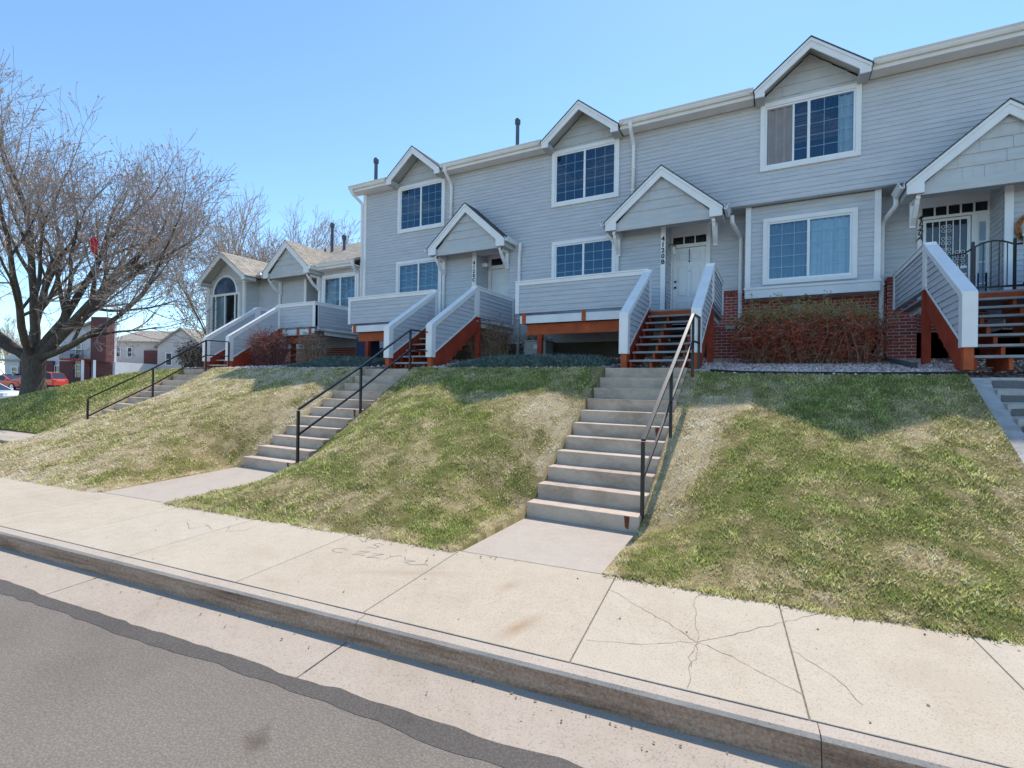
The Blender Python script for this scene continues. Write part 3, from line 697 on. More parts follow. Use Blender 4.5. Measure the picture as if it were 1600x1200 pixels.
# ---------------------------------------------------------------- two-storey row
W, RC, BAY = 13.0, 13.75, 13.25
XL, XR = -13.05, 12.2
house = thing('townhouse_row', 'grey two-storey row of townhouses with white trim, gables and porch roofs', 'townhouse', (-3, 13, 2))
EAVE = 8.46
openings = []
U1, U2, U3 = -5.72, 0., 6.2
def W2(xc): return (xc-.98, xc+.98, 6.72, 8.31)
ups = [W2(-10.49), W2(-4.77), W2(.57)]
lows = [(-11.5,-9.60,3.72,5.76), (-5.72,-3.82,4.22,5.72)]
mb = MB()
hole = [(u[0]+.06,u[1]-.06,u[2]+.06,u[3]-.06) for u in ups+lows]
ALC1, ALC2 = (-8.28,-7.12), (-2.55,None)
# upper storey and the full-height left half
siding_wall(mb, W, (XL, -2.55, 6.0, EAVE-.12), hole)
siding_wall(mb, W, (-2.55, XR, 6.0, EAVE-.12), hole)
siding_wall(mb, W, (XL, ALC1[0]-.1, 2.85, 6.0), hole)
siding_wall(mb, W, (ALC1[1], -2.65, 2.85, 6.0), hole)
siding_wall(mb, W, (ALC1[0]-.1, ALC1[1], 5.66, 6.0), hole)
siding_wall(mb, W, (3.97, XR, 2.85, 5.66))
mb.build('front_wall', 'siding', house)
# recessed ground-floor walls
mb = MB()
siding_wall(mb, RC, (ALC1[0], ALC1[1], 2.85, 6.0), [(-8.28,-7.2,2.9,5.72)])
siding(mb, (-8.28, W, 0), (0,1,0), (1,0,0), rect(.02,.75,2.85,6.0)); siding(mb, (-7.12, RC, 0), (0,-1,0), (-1,0,0), rect(0,.75,2.85,6.0))
mb.build('recessed_wall', 'siding', house); mb = MB()
siding_wall(mb, RC, (-2.55, 3.87, 4.12, 6.05), [(-2.55,-1.57,2.9,5.75),(2.69,3.87,2.9,5.75),(-.6,1.85,4.1,6.0)])
siding(mb, (-2.55, W, 0), (0,1,0), (1,0,0), rect(.02,.75,2.85,6.0)); siding(mb, (3.87, RC, 0), (0,-1,0), (-1,0,0), rect(0,.75,2.85,6.0))
mb.build('recessed_wall', 'siding', house)
# soffit of the upper floor over the recess, with its drip board
for x0, x1 in ((-2.54,3.86),ALC1):
    mb = MB(); mb.box(x0, x1, W+.17, RC+.1, 6.02, 6.1); mb.build('overhang_soffit', 'soffit_paint', house)
# end walls, back wall
mb = MB()
siding(mb, (XL, 24, 0), (0,-1,0), (-1,0,0), [(0,2.85),(11,2.85),(11,8.34),(5.5,10.6),(0,8.34)])
mb.box(XL+.005, XL+.15, 13, 24, 2.0, 8.34); mb.box(XR-.15, XR, 13, 24, 1.9, 8.34); mb.box(XL, XR, 23.85, 24, 1.9, 8.34)
mb.build('side_wall', 'siding', house)
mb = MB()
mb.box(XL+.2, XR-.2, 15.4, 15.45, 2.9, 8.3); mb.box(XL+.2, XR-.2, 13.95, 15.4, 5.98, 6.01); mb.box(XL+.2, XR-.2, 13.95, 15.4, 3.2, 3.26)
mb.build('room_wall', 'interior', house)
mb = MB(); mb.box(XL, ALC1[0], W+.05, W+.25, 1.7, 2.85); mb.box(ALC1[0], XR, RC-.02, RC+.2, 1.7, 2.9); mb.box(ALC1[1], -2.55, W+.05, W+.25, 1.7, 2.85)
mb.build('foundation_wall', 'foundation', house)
# roof (5 in 12), gutter and fascia
mb = MB(); sl = 5/12; ye = 12.58; zr = EAVE+.04+(18.5-ye)*sl
DORM = [-10.51, -4.80, .57]; dh = 1.09                        # centres and half width of the three gables
mb.prism([(XL-.3,13.05,EAVE+.195),(XL-.3,18.5,zr-.04),(XL-.3,24.4,EAVE),(XL-.3,24.4,EAVE+.06),(XL-.3,18.5,zr+.05),(XL-.3,13.05,EAVE+.255)], (XR-XL+.6,0,0))
roof = mb.build('roof', 'roof_tan', house)
def gutter_run(mb, x0, x1, y, z):
    """K-style gutter in front of y, rim at z"""
    pr = [(y,z-.12),(y-.06,z-.12),(y-.085,z-.075),(y-.085,z-.05),(y-.115,z-.012),(y-.115,z),(y-.10,z),(y-.10,z-.012),(y-.07,z-.06),(y-.05,z-.105),(y-.008,z-.105),(y-.008,z),(y,z)]
    mb.prism([(x0,a,b_) for a, b_ in pr], (x1-x0,0,0))
def side_gutter(mb, x, y0, y1, z, sgn):
    pr = [(0,-.12),(.06,-.12),(.085,-.075),(.085,-.05),(.115,-.012),(.115,0),(.10,0),(.10,-.012),(.07,-.06),(.05,-.105),(.008,-.105),(.008,0),(0,0)]
    mb.prism([(x+sgn*a, y0, z+b_) for a, b_ in pr], (0,y1-y0,0))
segs = [(XL-.32, DORM[0]-dh-.03), (DORM[0]+dh+.03, DORM[1]-dh-.03), (DORM[1]+dh+.03, DORM[2]-dh-.03), (DORM[2]+dh+.03, XR+.3)]
for a, b_ in segs:
    mb = MB(); gutter_run(mb, a, b_, 12.60, EAVE+.06); g_ = mb.build('gutter', 'gutter_paint', house)
for a, b_ in segs:
    mb = MB(); mb.box(a, b_, 12.602, 12.63, EAVE-.14, EAVE+.02); mb.build('fascia', 'gutter_paint', house)
    mb = MB(); mb.box(a, b_, 12.632, 12.97, EAVE-.13, EAVE-.105); mb.build('soffit', 'gutter_paint', house)
    mb = MB(); mb.prism([(a,ye,EAVE+.0),(a,13.05,EAVE+.195),(a,13.05,EAVE+.255),(a,ye,EAVE+.06)], (b_-a,0,0)); mb.build('eave', 'roof_tan', roof)

def gable(par, xc, yf, yw, z_end, half, rise, name, roof_mat, yb, rake=.17, gutters=True, wall_bot=None, shing=True, rw=.20, rh=.15):
    """gabled roof facing the street: xc centre, yf front of the rake, yw the shingled wall below it, yb where its ridge dies"""
    slope = rise/half; n_ = Vector((-slope,0,1)).normalized()
    mb = MB()
    th = .032                                                     # two roof slabs with shingle edge
    for s in (-1, 1):
        mb.prism([(xc, yf-.03, z_end+rise+.02), (xc+s*(half+.04), yf-.03, z_end+.02-.04*slope), (xc+s*(half+.04), yf-.03, z_end+.02-.04*slope+th), (xc, yf-.03, z_end+rise+.02+th)] if s > 0 else
                 [(xc, yf-.03, z_end+rise+.02+th), (xc+s*(half+.04), yf-.03, z_end+.02-.04*slope+th), (xc+s*(half+.04), yf-.03, z_end+.02-.04*slope), (xc, yf-.03, z_end+rise+.02)], (0,yb-yf+.03,0))
    g = mb.build(name, roof_mat, par)
    # rake boards with a thinner moulding on top, plumb-cut returns at the ends
    mb = MB(); d = rake*math.sqrt(1+slope*slope)
    for s in (-1, 1):
        a = [(xc, yf, z_end+rise+.018), (xc+s*half, yf, z_end+.018), (xc+s*half, yf, z_end-rh), (xc+s*(half-rw), yf, z_end-rh), (xc+s*(half-rw), yf, z_end+.018+rw*slope-d), (xc, yf, z_end+rise+.018-d)]
        if s > 0: a = a[::-1]
        mb.prism(a, (0,.035,0))
        b_ = [(xc, yf-.022, z_end+rise+.0185), (xc+s*(half+.01), yf-.022, z_end+.0085), (xc+s*(half+.01), yf-.022, z_end-.055), (xc, yf-.022, z_end+rise-.055)]
        if s > 0: b_ = b_[::-1]
        mb.prism(b_, (0,.021,0))
    mb.build('rake_board', 'trim', g, bevel=.003)
    # sloping soffit boards and boxed eave ends
    mb = MB()
    for s in (-1, 1):
        p = [(xc, yf+.036, z_end+rise-.035), (xc+s*(half-.02), yf+.036, z_end-.035+.02*slope), (xc+s*(half-.02), yf+.036, z_end-.005+.02*slope), (xc, yf+.036, z_end+rise-.005)]
        mb.prism(p if s < 0 else p[::-1], (0,yw-yf-.036+.02,0))
    mb.build('soffit', 'soffit_paint', g)
    for s in (-1, 1):
        mb = MB(); x_ = sorted((xc+s*(half-rw+.002), xc+s*(half-.003))); mb.box(x_[0], x_[1], yf+.037, yw+.6 if gutters == 'long' else yw+.02, z_end-rh+.003, z_end-.01); mb.build('eave_box', 'soffit_paint', g)
    # shingled gable wall
    mb = MB(); zb = wall_bot if wall_bot is not None else z_end-.05
    hw = half-(rw if gutters == 'long' else .10)
    poly = [(-hw, zb), (hw, zb), (hw, max(zb+.01, z_end-.02)), (0, z_end+rise-.05-.02), (-hw, max(zb+.01, z_end-.02))]
    siding(mb, (xc, yw, 0), (1,0,0), (0,-1,0), poly, .235, z_end-.02, .022, shing)
    mb.prism([(xc+u, yw+.004, z) for u, z in poly], (0,.09,0))
    mb.build('gable_wall', 'gable_paint', g)
    return g
for xc in DORM:
    g = gable(house, xc, 12.50, W-.022, EAVE-.05, dh, .88, 'dormer_gable', 'roof_shaded', 15.4, wall_bot=8.29)
    mb = MB()
    for s in (-1, 1): side_gutter(mb, xc+s*(dh+.03), 12.48, 12.62, EAVE+.065, s)
    mb.build('gutter_end', 'gutter_paint', g)
for q, lab, fill in zip(ups, ('upper window at the left end with blue panes', 'dark blue upper window in the middle gable', 'upper window with grey curtain behind its left sash'), ('sky', None, 'curtain_grey')):
    window(house, W-.02, *q, fill=fill if fill != 'sky' else None, label=lab)
window(house, W-.02, *lows[0], rows=7, fill='blind', label='tall lower window with half-drawn blind at left')
window(house, W-.02, *lows[1], rows=5, label='dark lower window above the middle deck')
# bay with its trim band
bay = MB(); bx0, bx1 = -.68, 1.93
siding_wall(bay, BAY, (bx0+.02, bx1-.02, 4.05, 6.0), [(-.27,1.48,4.14,5.62)])
siding(bay, (bx0, RC, 0), (0,-1,0), (-1,0,0), rect(0,.5,4.05,6.0)); siding(bay, (bx1, BAY, 0), (0,1,0), (1,0,0), rect(0,.5,4.05,6.0))
bay = bay.build('bay', 'siding', house)
mb = MB(); mb.box(bx0-.03, bx0+.09, BAY-.05, BAY+.02, 4.06, 6.01); mb.box(bx1-.09, bx1+.03, BAY-.05, BAY+.02, 4.06, 6.01)
mb.box(bx0-.05, bx1+.05, BAY-.07, RC+.02, 4.0, 4.06); mb.box(bx0-.03, bx1+.03, BAY-.045, RC+.02, 3.80, 4.0)
mb.build('bay_trim', 'trim', bay, bevel=.004)
window(house, BAY-.02, -.33, 1.54, 4.10, 5.68, fill='curtain_pale', label='lower bay window with pale curtains')
# brick base of the right half
for bb in ((-1.5,12,RC-.02,RC+.079,1.7,4.12),(-1.52,-.80,12.9,RC-.03,1.7,3.05),(2.14,2.66,13.55,RC-.022,1.7,4.14)):
    mb = MB(); mb.box(*bb); mb.build('brick_wall', 'brick', house)
mb = MB()
x = -1.24
while x < -.74: mb.box(x, x+.062, RC-.035, RC-.0215, 4.0, 4.12); x += .075
plain('soldier_brick', (.36, .075, .05), .9, .35, 14); mb.build('soldier_course', 'soldier_brick', house); mb = MB()
x = 2.14
while x < 2.62: mb.box(x, x+.062, 13.535, 13.549, 4.02, 4.14); x += .075
mb.build('soldier_course', 'soldier_brick', house)
for (x0, x1, z0, z1, d) in ((.32,.56,3.32,3.66,.14),(1.02,1.16,3.45,3.6,.08),(-1.18,-.95,2.98,3.22,.1),(-.62,-.5,3.2,3.36,.07),(1.5,1.7,2.75,2.9,.08)):
    mb = MB(); mb.box(x0, x1, RC-.025-d, RC-.024, z0, z1); mb.box(x0+.02, x1-.02, RC-.032-d, RC-.0255-d, z0+.02, z1-.03); mb.build('meter_box', 'box_paint', house, bevel=.006)
# corner boards, posts, alcove trim
for x0, x1 in ((XL-.02,XL+.12),(-2.67,-2.55),(ALC1[0]-.14,ALC1[0]-.0),(3.87,4.0)):
    mb = MB(); mb.box(x0, x1, W-.05, W+.02, 2.85, 6.0 if x0 > XL else EAVE-.135); mb.build('corner_board', 'trim', house, bevel=.004)
# doors
def panel_door(x0, x1, z0, z1, y, name='door', label=None, panels=True):
    mb = MB(); mb.box(x0, x1, y, y+.045, z0, z1)
    if panels:
        w = x1-x0
        for cx in (x0+.3*w, x0+.7*w):
            for a, b_ in ((.07,.30),(.36,.76),(.83,.94)):
                za, zb = z0+(z1-z0)*a, z0+(z1-z0)*b_; hw = .155*w
                for k in (0, 1):
                    i = .012*k
                mb.box(cx-hw, cx+hw, y-.014, y-.0005, za, za+.018); mb.box(cx-hw, cx+hw, y-.014, y-.0005, zb-.018, zb)
                mb.box(cx-hw, cx-hw+.018, y-.014, y-.0005, za+.018, zb-.018); mb.box(cx+hw-.018, cx+hw, y-.014, y-.0005, za+.018, zb-.018)
                mb.box(cx-hw+.04, cx+hw-.04, y-.02, y-.0005, za+.04, zb-.04)
    d = mb.build(name, 'door_paint', house, bevel=.004)
    if label: d['label'] = label
    return d
def casing(x0, x1, z0, z1, y, head, jamb=.10, transoms=0, tz=(0, 0)):
    """white casing round a door with a row of small lights over it"""
    mb = MB(); a, b_ = y-.05, y+.03
    mb.box(x0-jamb, x0, a, b_, z0, head); mb.box(x1, x1+jamb, a, b_, z0, head); mb.box(x0, x1, a, b_, tz[1], head); mb.box(x0, x1, a, b_, z1+.012, tz[0])
    for k in range(1, transoms): x = x0+(x1-x0)*k/transoms; mb.box(x-.014, x+.014, y-.03, b_, tz[0], tz[1])
    o = mb.build('door_casing', 'trim', house, bevel=.004)
    mb = MB(); mb.box(x0, x1, y+.0, y+.02, tz[0], tz[1]); mb.build('transom_pane', 'dark_glass', o)
    return o
DZ = 3.31
casing(-2.50, -1.66, DZ, 5.34, RC-.02, 5.95, .10, 3, (5.44,5.64))
d = panel_door(-2.495, -1.665, DZ, 5.345, RC-.01, label='white six-panel door numbered 4120B')
mb = MB(); mb.tube([(-2.43,RC-.012,4.30),(-2.43,RC-.06,4.30)], .03, 10); mb.build('handle', 'lamp_black', d)
mb = MB(); mb.tube([(-2.43,RC-.012,4.46),(-2.43,RC-.035,4.46)], .03, 10); mb.build('deadbolt', 'lamp_black', d)
mb = MB(); mb.bar((-2.08,RC-.03,5.30),(-2.08,RC-.03,5.02), .014); mb.tube([(-2.08,RC-.012,4.98),(-2.08,RC-.035,4.98)], .022, 8); mb.tube([(-2.08,RC-.012,4.72),(-2.08,RC-.02,4.72)], .012, 8); mb.build('knocker', 'lamp_black', d)
casing(-8.17, -7.3, DZ, 5.34, RC-.02, 5.95, .11, 2, (5.46,5.68))
d = panel_door(-8.16, -7.31, DZ, 5.345, RC-.01, panels=False, label='white storm door in the shaded alcove')
mb = MB(); mb.box(-8.03, -7.44, RC-.02, RC-.011, 3.5, 5.17); mb.build('storm_panel', 'curtain_pale', d)
mb = MB(); mb.box(-7.4, -7.37, RC-.05, RC-.012, 4.2, 4.4); mb.build('handle', 'lamp_black', d)
# entry at the right: scrolled security door and a side light
mb = MB(); y = RC-.05
mb.box(2.68, 3.98, y, RC+.03, 5.62, 6.0); mb.box(2.68, 2.76, y, RC+.03, DZ, 5.62); mb.box(3.58, 3.68, y, RC+.03, DZ, 5.36); mb.box(3.84, 3.87, y, RC+.03, DZ, 5.62); mb.box(2.76, 3.84, y, RC+.03, 5.36, 5.42)
for k in range(1, 5): x = 2.76+1.08*k/5; mb.box(x-.014, x+.014, y+.01, RC+.03, 5.42, 5.62)
o = mb.build('door_casing', 'trim', house, bevel=.004)
mb = MB(); mb.box(2.76, 3.84, RC, RC+.02, 5.42, 5.62); mb.build('transom_pane', 'dark_glass', o)
mb = MB(); mb.box(3.68, 3.84, RC-.02, RC+.01, DZ, 5.36); w = mb.build('side_light', 'trim', house)
mb = MB(); mb.quad((3.71,RC-.024,3.5),(3.81,RC-.024,3.5),(3.81,RC-.024,5.2),(3.71,RC-.024,5.2)); plain('frosted', (.30,.42,.52), .15, .08); mb.build('pane', 'frosted', w)
mb = MB()
for z in (3.9,4.35,4.78): mb.box(3.705, 3.815, RC-.034, RC-.025, z-.012, z+.012)
mb.build('muntin_grid', 'trim', w)
mb = MB(); mb.box(2.77, 3.57, RC-.015, RC+.02, DZ, 5.35); d = mb.build('door', 'dark_glass', house); d['label'] = 'dark door behind a white scrolled security grille'
mb = MB(); y0, y1 = RC-.045, RC-.02
mb.box(2.775, 2.83, y0, y1, DZ, 5.345); mb.box(3.51, 3.565, y0, y1, DZ, 5.345); mb.box(2.83, 3.51, y0, y1, 5.29, 5.345); mb.box(2.83, 3.51, y0, y1, DZ, 3.4); mb.box(2.83, 3.51, y0, y1, 4.24, 4.30); mb.box(2.83, 3.51, y0, y1, 4.10, 4.14)
for k in range(1, 6): x = 2.83+.68*k/6; mb.box(x-.008, x+.008, y0+.006, y1-.006, 3.4, 4.10); mb.box(x-.0081, x+.0081, y0+.006, y1-.006, 4.30, 5.29)
def scroll(cx, cz, s):
    for sx in (-1, 1):
        for sz in (-1, 1):
            pts = []
            for k in range(15): t = k/14*2*math.pi*1.15; rr = s*(1-.65*k/14); pts.append((cx+sx*(s*1.0-rr*math.cos(t)+.0), (y0+y1)/2-.004, cz+sz*(.9*s+rr*math.sin(t)*1.0)))
            mb.tube(pts, .006, 4)
for cx, cz in ((3.17,5.12),(3.17,4.86),(3.17,4.62),(3.396,4.55),(3.396,4.36),(2.943,3.75),(3.17,3.75),(3.396,3.75)): scroll(cx, cz, .046)
mb.build('security_grille', 'vinyl', d)
# house numbers, one glyph under the other
def glyphs(txt, x, y, z, size, step, mat, label, slant=0):
    for k, ch in enumerate(txt):
        cu = bpy.data.curves.new('house_number', 'FONT'); cu.body = ch; cu.size = size; cu.extrude = .004; cu.align_x = 'CENTER'; cu.resolution_u = 3; cu.shear = slant; cu.offset = .004
        t = bpy.data.objects.new('tmp', cu); COL.objects.link(t)
        dg = bpy.context.evaluated_depsgraph_get(); me = bpy.data.meshes.new_from_object(t.evaluated_get(dg)); bpy.data.objects.remove(t)
        me.transform(Matrix.Translation((x, y, z-k*step)) @ Matrix.Rotation(R(90), 4, 'X')); me.materials.clear(); me.materials.append(MATS[mat])
        o = bpy.data.objects.new('house_number', me); COL.objects.link(o); o.parent = house; o.matrix_parent_inverse = Matrix.Translation(-house.location)
        o['label'] = label
glyphs('4120B', -2.61, W-.058, 5.38, .165, .148, 'number_black', 'black house numbers 4120B running down the post')
glyphs('4120C', -8.35, W-.058, 5.36, .15, .132, 'number_black', 'house numbers running down the post of the far porch')
glyphs('4120A', 2.715, RC-.058, 5.36, .16, .110, 'number_black', 'black slanting house numbers 4120A beside the security door', .35)
# porch lamp beside the door
mb = MB(); mb.tube([(-2.54,13.3,5.33),(-2.46,13.28,5.36),(-2.40,13.27,5.33)], .018, 6); mb.box(-2.45, -2.35, 13.22, 13.32, 5.27, 5.31)
pl = mb.build('porch_lamp', 'brass', house); mb = MB(); mb.tube([(-2.40,13.27,5.27),(-2.40,13.27,5.08)], [.045,.035], 8); mb.build('lamp_glass', 'lamp_glass', pl)
mb = MB(); mb.box(-8.27, -8.1, 13.3, 13.42, 5.36, 5.47); mb.build('porch_lamp', 'trim', house, bevel=.01)
# porch roofs
def porch(xc, half, rise, zend=5.84, par=house, yf=12.35, yb=W+.0, label=None, mat='roof_shaded'):
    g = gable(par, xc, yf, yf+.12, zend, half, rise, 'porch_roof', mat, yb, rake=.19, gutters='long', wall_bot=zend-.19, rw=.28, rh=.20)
    if label: g['label'] = label
    mb = MB(); mb.box(xc-half+.17, xc+half-.17, yf+.085, yf+.117, zend-.22, zend-.02)
    for s in (-1, 1): x_ = sorted((xc+s*(half-.18), xc+s*(half-.30))); mb.box(x_[0], x_[1], yf+.23, W+.0, zend-.22, zend-.04)
    mb.build('beam', 'gable_paint', g, bevel=.004)
    mb = MB(); mb.box(xc-half+.2, xc+half-.2, yf+.13, W+.1, zend-.1, zend-.06); mb.build('porch_ceiling', 'soffit_paint', g)
    for s in (-1, 1):
        mb = MB(); side_gutter(mb, xc+s*(half+.035), yf-.03, yb-.02, zend+.045, s); mb.build('gutter', 'vinyl', g)
    for s in (-1, 1):                                             # knee braces
        mb = MB(); x = xc+s*(half-.20); yy = W-.03
        pts = [Vector((x,yf+.14,zend-.22)), Vector((x,yf+.22,zend-.36)), Vector((x,yf+.38,zend-.54)), Vector((x,yy-.06,zend-.68))]
        mb.bar((x,yy-.045,zend-.2),(x,yy-.045,zend-.74), .09, .09, (0,1,0))
        for a, b_ in zip(pts, pts[1:]): mb.bar(a, b_, .075, .085)
        mb.bar((x,yf+.1,zend-.25),(x,yy,zend-.25), .075, .07)
        mb.build('knee_brace', 'trim', g, bevel=.006)
    return g
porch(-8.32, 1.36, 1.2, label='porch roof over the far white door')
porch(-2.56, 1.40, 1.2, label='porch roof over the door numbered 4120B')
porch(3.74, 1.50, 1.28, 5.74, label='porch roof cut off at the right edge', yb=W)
# downspouts
def spout(pts, mat='gutter_paint', par=None, name='downspout', w=.05):
    """bent metal pipe: every corner rounded"""
    P = [Vector(p) for p in pts]; Q = [P[0]]
    for a, b_, c in zip(P, P[1:], P[2:]):
        r = min(.10, (a-b_).length*.45, (c-b_).length*.45); p0 = b_+(a-b_).normalized()*r; p1 = b_+(c-b_).normalized()*r
        for t in (0, .25, .5, .75, 1): Q.append(p0*(1-t)**2+b_*2*t*(1-t)+p1*t*t)
    Q.append(P[-1]); mb = MB(); mb.tube(Q, w, 8, True)
    return mb.build(name, mat, par or house, smooth=True)
def ds(x, ztop, zbot, y=W-.07, ye=12.56, jog=.22, sx=0, par=None, base=False):
    p = [(x-sx, ye, ztop), (x-sx, ye+.005, ztop-.16), (x, y, ztop-.22-jog), (x, y, zbot)]
    if base: p += [(x, y-.30, zbot-.14)]
    o = spout(p, par=par, mat='trim')
    for z in (zbot+.5, (zbot+ztop)/2):
        mb = MB(); mb.box(x-.058, x+.058, y-.055, y+.06, z-.012, z+.012); mb.build('strap', 'trim', o)
    return o
ds(-13.10, EAVE-.02, 2.9, W-.07, sx=.14); ds(-9.24, EAVE-.02, 6.45); ds(-3.40, EAVE-.02, 6.3)
ds(-6.76, 5.80, 2.35, W-.06, 12.86, .16, -.06); ds(-.84, 5.80, 2.28, RC-.07, 13.0, .14, .16, base=True); ds(2.02, 5.70, 2.25, RC-.27, 12.98, .14, -.16)
ds(-3.80, 5.80, 3.3, W-.06, 12.8, .18, .20); ds(-9.50, 5.80, 3.3, W-.06, 12.8, .18, .20)
# vent pipes through the roof
def vent(x, y, z0, z1, par):
    mb = MB(); mb.tube([(x,y,z0),(x,y,z1-.02)], .062, 12); mb.tube([(x,y,z1-.2),(x,y,z1-.17),(x,y,z1-.05),(x,y,z1)], [.075,.095,.095,.07], 12)
    mb.tube([(x,y,z0+.05),(x,y,z0+.12)], [.11,.07], 12); mb.build('vent_pipe', 'vent_metal', par, smooth=False)
vent(-12.93, 13.4, 8.7, 9.80, roof); vent(-7.71, 14.5, 9.2, 10.5, roof)

# ---------------------------------------------------------------- single-storey wing at the left
wing = thing('single_storey_wing', 'low grey single-storey townhouse with tan shingle roof and arched window', 'townhouse', (-18, 13, 2))
EV = 5.92
mb = MB(); wx0 = -21.4
siding_wall(mb, W, (-18.9, -16.0, 2.9, EV-.1)); siding_wall(mb, W, (-15.3, XL-.06, 2.9, EV-.1), [(-15.05,-13.3,4.1,5.55)])
siding_wall(mb, W, (-16.0, -15.3, 5.6, EV-.1)); siding(mb, (-16.0, W, 0), (0,1,0), (1,0,0), rect(.02,.8,2.9,5.8))
siding_wall(mb, 13.8, (-16, -15.3, 2.9, 5.7))
siding_wall(mb, 12.4, (wx0, -18.9, 2.9, EV-.05), [(-21.1,-19.25,3.55,5.2)]); siding(mb, (-18.9, 12.4, 0), (0,1,0), (1,0,0), rect(.02,.62,2.9,EV-.1)); siding(mb, (wx0, 13.0, 0), (0,-1,0), (-1,0,0), rect(0,.62,2.9,EV-.1))
mb.box(wx0+.01, wx0+.15, 12.6, 22.4, 2, EV); mb.box(wx0, XL-.06, 22.3, 22.4, 2, EV)
mb.build('front_wall', 'siding', wing)
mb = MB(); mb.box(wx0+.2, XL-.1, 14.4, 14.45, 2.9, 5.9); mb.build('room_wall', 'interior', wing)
for bb in ((wx0,-18.9,12.45,12.6,1.4,2.9),(-18.9,XL,W+.05,W+.2,1.4,2.9)):
    mb = MB(); mb.box(*bb); mb.build('foundation_wall', 'brick', wing)
mb = MB(); yr, zr_ = 17.5, 8.40
mb.prism([(wx0-.35,12.62,EV-.02),(wx0-.35,yr,zr_-.05),(wx0-.35,22.4,EV-.02),(wx0-.35,22.4,EV+.05),(wx0-.35,yr,zr_+.03),(wx0-.35,12.62,EV+.05)], (XL-.06-wx0+.35,0,0))
wroof = mb.build('roof', 'roof_tan', wing)
mb = MB(); mb.prism([(wx0-.02,12.9,EV),(wx0-.02,yr,zr_-.06),(wx0-.02,22,EV)], (.15,0,0)); mb.build('gable_end_wall', 'siding', wing)
vent(-17.5, 15.5, 7.3, 8.72, wroof); vent(-16.75, 15.5, 7.3, 8.08, wroof)
mb = MB(); mb.tube([(-17.35,15.0,7.1),(-17.35,15.0,7.42)], .04, 8); mb.build('vent_pipe', 'vent_metal', wroof)
for a, b_ in ((-18.35,-17.75),(-15.0,XL-.1)):
    mb = MB(); gutter_run(mb, a, b_, 12.62, EV+.04); mb.build('gutter', 'gutter_paint', wing)
    mb = MB(); mb.box(a, b_, 12.622, 12.65, EV-.16, EV); mb.box(a, b_, 12.65, W+.02, EV-.15, EV-.12); mb.build('fascia', 'gutter_paint', wing)
g = porch(-16.38, 1.29, 1.1, 5.82, wing, 12.3, 14.6, mat='roof_tan')
g = gable(wing, -19.78, 11.9, 12.378, 5.72, 1.55, 1.06, 'bay_gable', 'roof_tan', 14.6, rake=.17, wall_bot=5.6, shing=False)
# arched window: three tall lights under a half-round
mb = MB(); ax0, ax1, az = -21.1, -19.25, 5.14; y = 12.38
mb.box(ax0-.06, ax1+.06, y-.04, y+.03, az-.0, az+.09); mb.box(ax0-.06, ax0+.05, y-.04, y+.03, 3.5, az); mb.box(ax1-.05, ax1+.06, y-.04, y+.03, 3.5, az)
for x in (ax0+.28, ax0+.92, ax1-.25): mb.box(x-.03, x+.03, y-.035, y+.03, 3.5, az)
arc = [(-20.18+.80*math.cos(t), y-.015, az+.09+.72*math.sin(t)) for t in np.linspace(0, math.pi, 22)]
mb.tube(arc, .05, 5); win = mb.build('arched_window', 'trim', wing); win['label'] = 'arched window of three lights under a half-round'
mb = MB(); mb.add([(-20.18+.78*math.cos(t), y-.03, az+.09+.70*math.sin(t)) for t in np.linspace(0, math.pi, 22)], [tuple(range(22))]); mb.build('pane', 'sky_glass', win)
mb = MB(); mb.quad((ax0,y,3.5),(ax1,y,3.5),(ax1,y,az),(ax0,y,az)); mb.build('pane', 'glass', win)
mb = MB()
wavy(mb, ax0, ax0+.85, 3.4, az, y+.12, .012, .13); mb.build('curtain', 'curtain_pale', win)
for bb in ((-16.12,-16.0,W-.05,W+.02,2.9,5.6),(-18.98,-18.86,12.33,12.42,2.9,EV-.1),(wx0-.03,wx0+.1,12.33,12.42,2.4,EV-.1),(-15.34,-15.24,W-.05,W+.02,2.9,5.6)):
    mb = MB(); mb.box(*bb); mb.build('corner_board', 'trim', wing, bevel=.004)
window(wing, W-.02, -15.12, -13.24, 4.05, 5.62, rows=5, fill='blind', label='grid window with white blind beside the wing porch')
ds(-17.5, 5.90, 2.9, W-.07, 12.58, .12, .18, par=wing); ds(-13.35, 5.90, 3.3, W-.07, 12.58, .12, -.18, par=wing)
glyphs_par = house

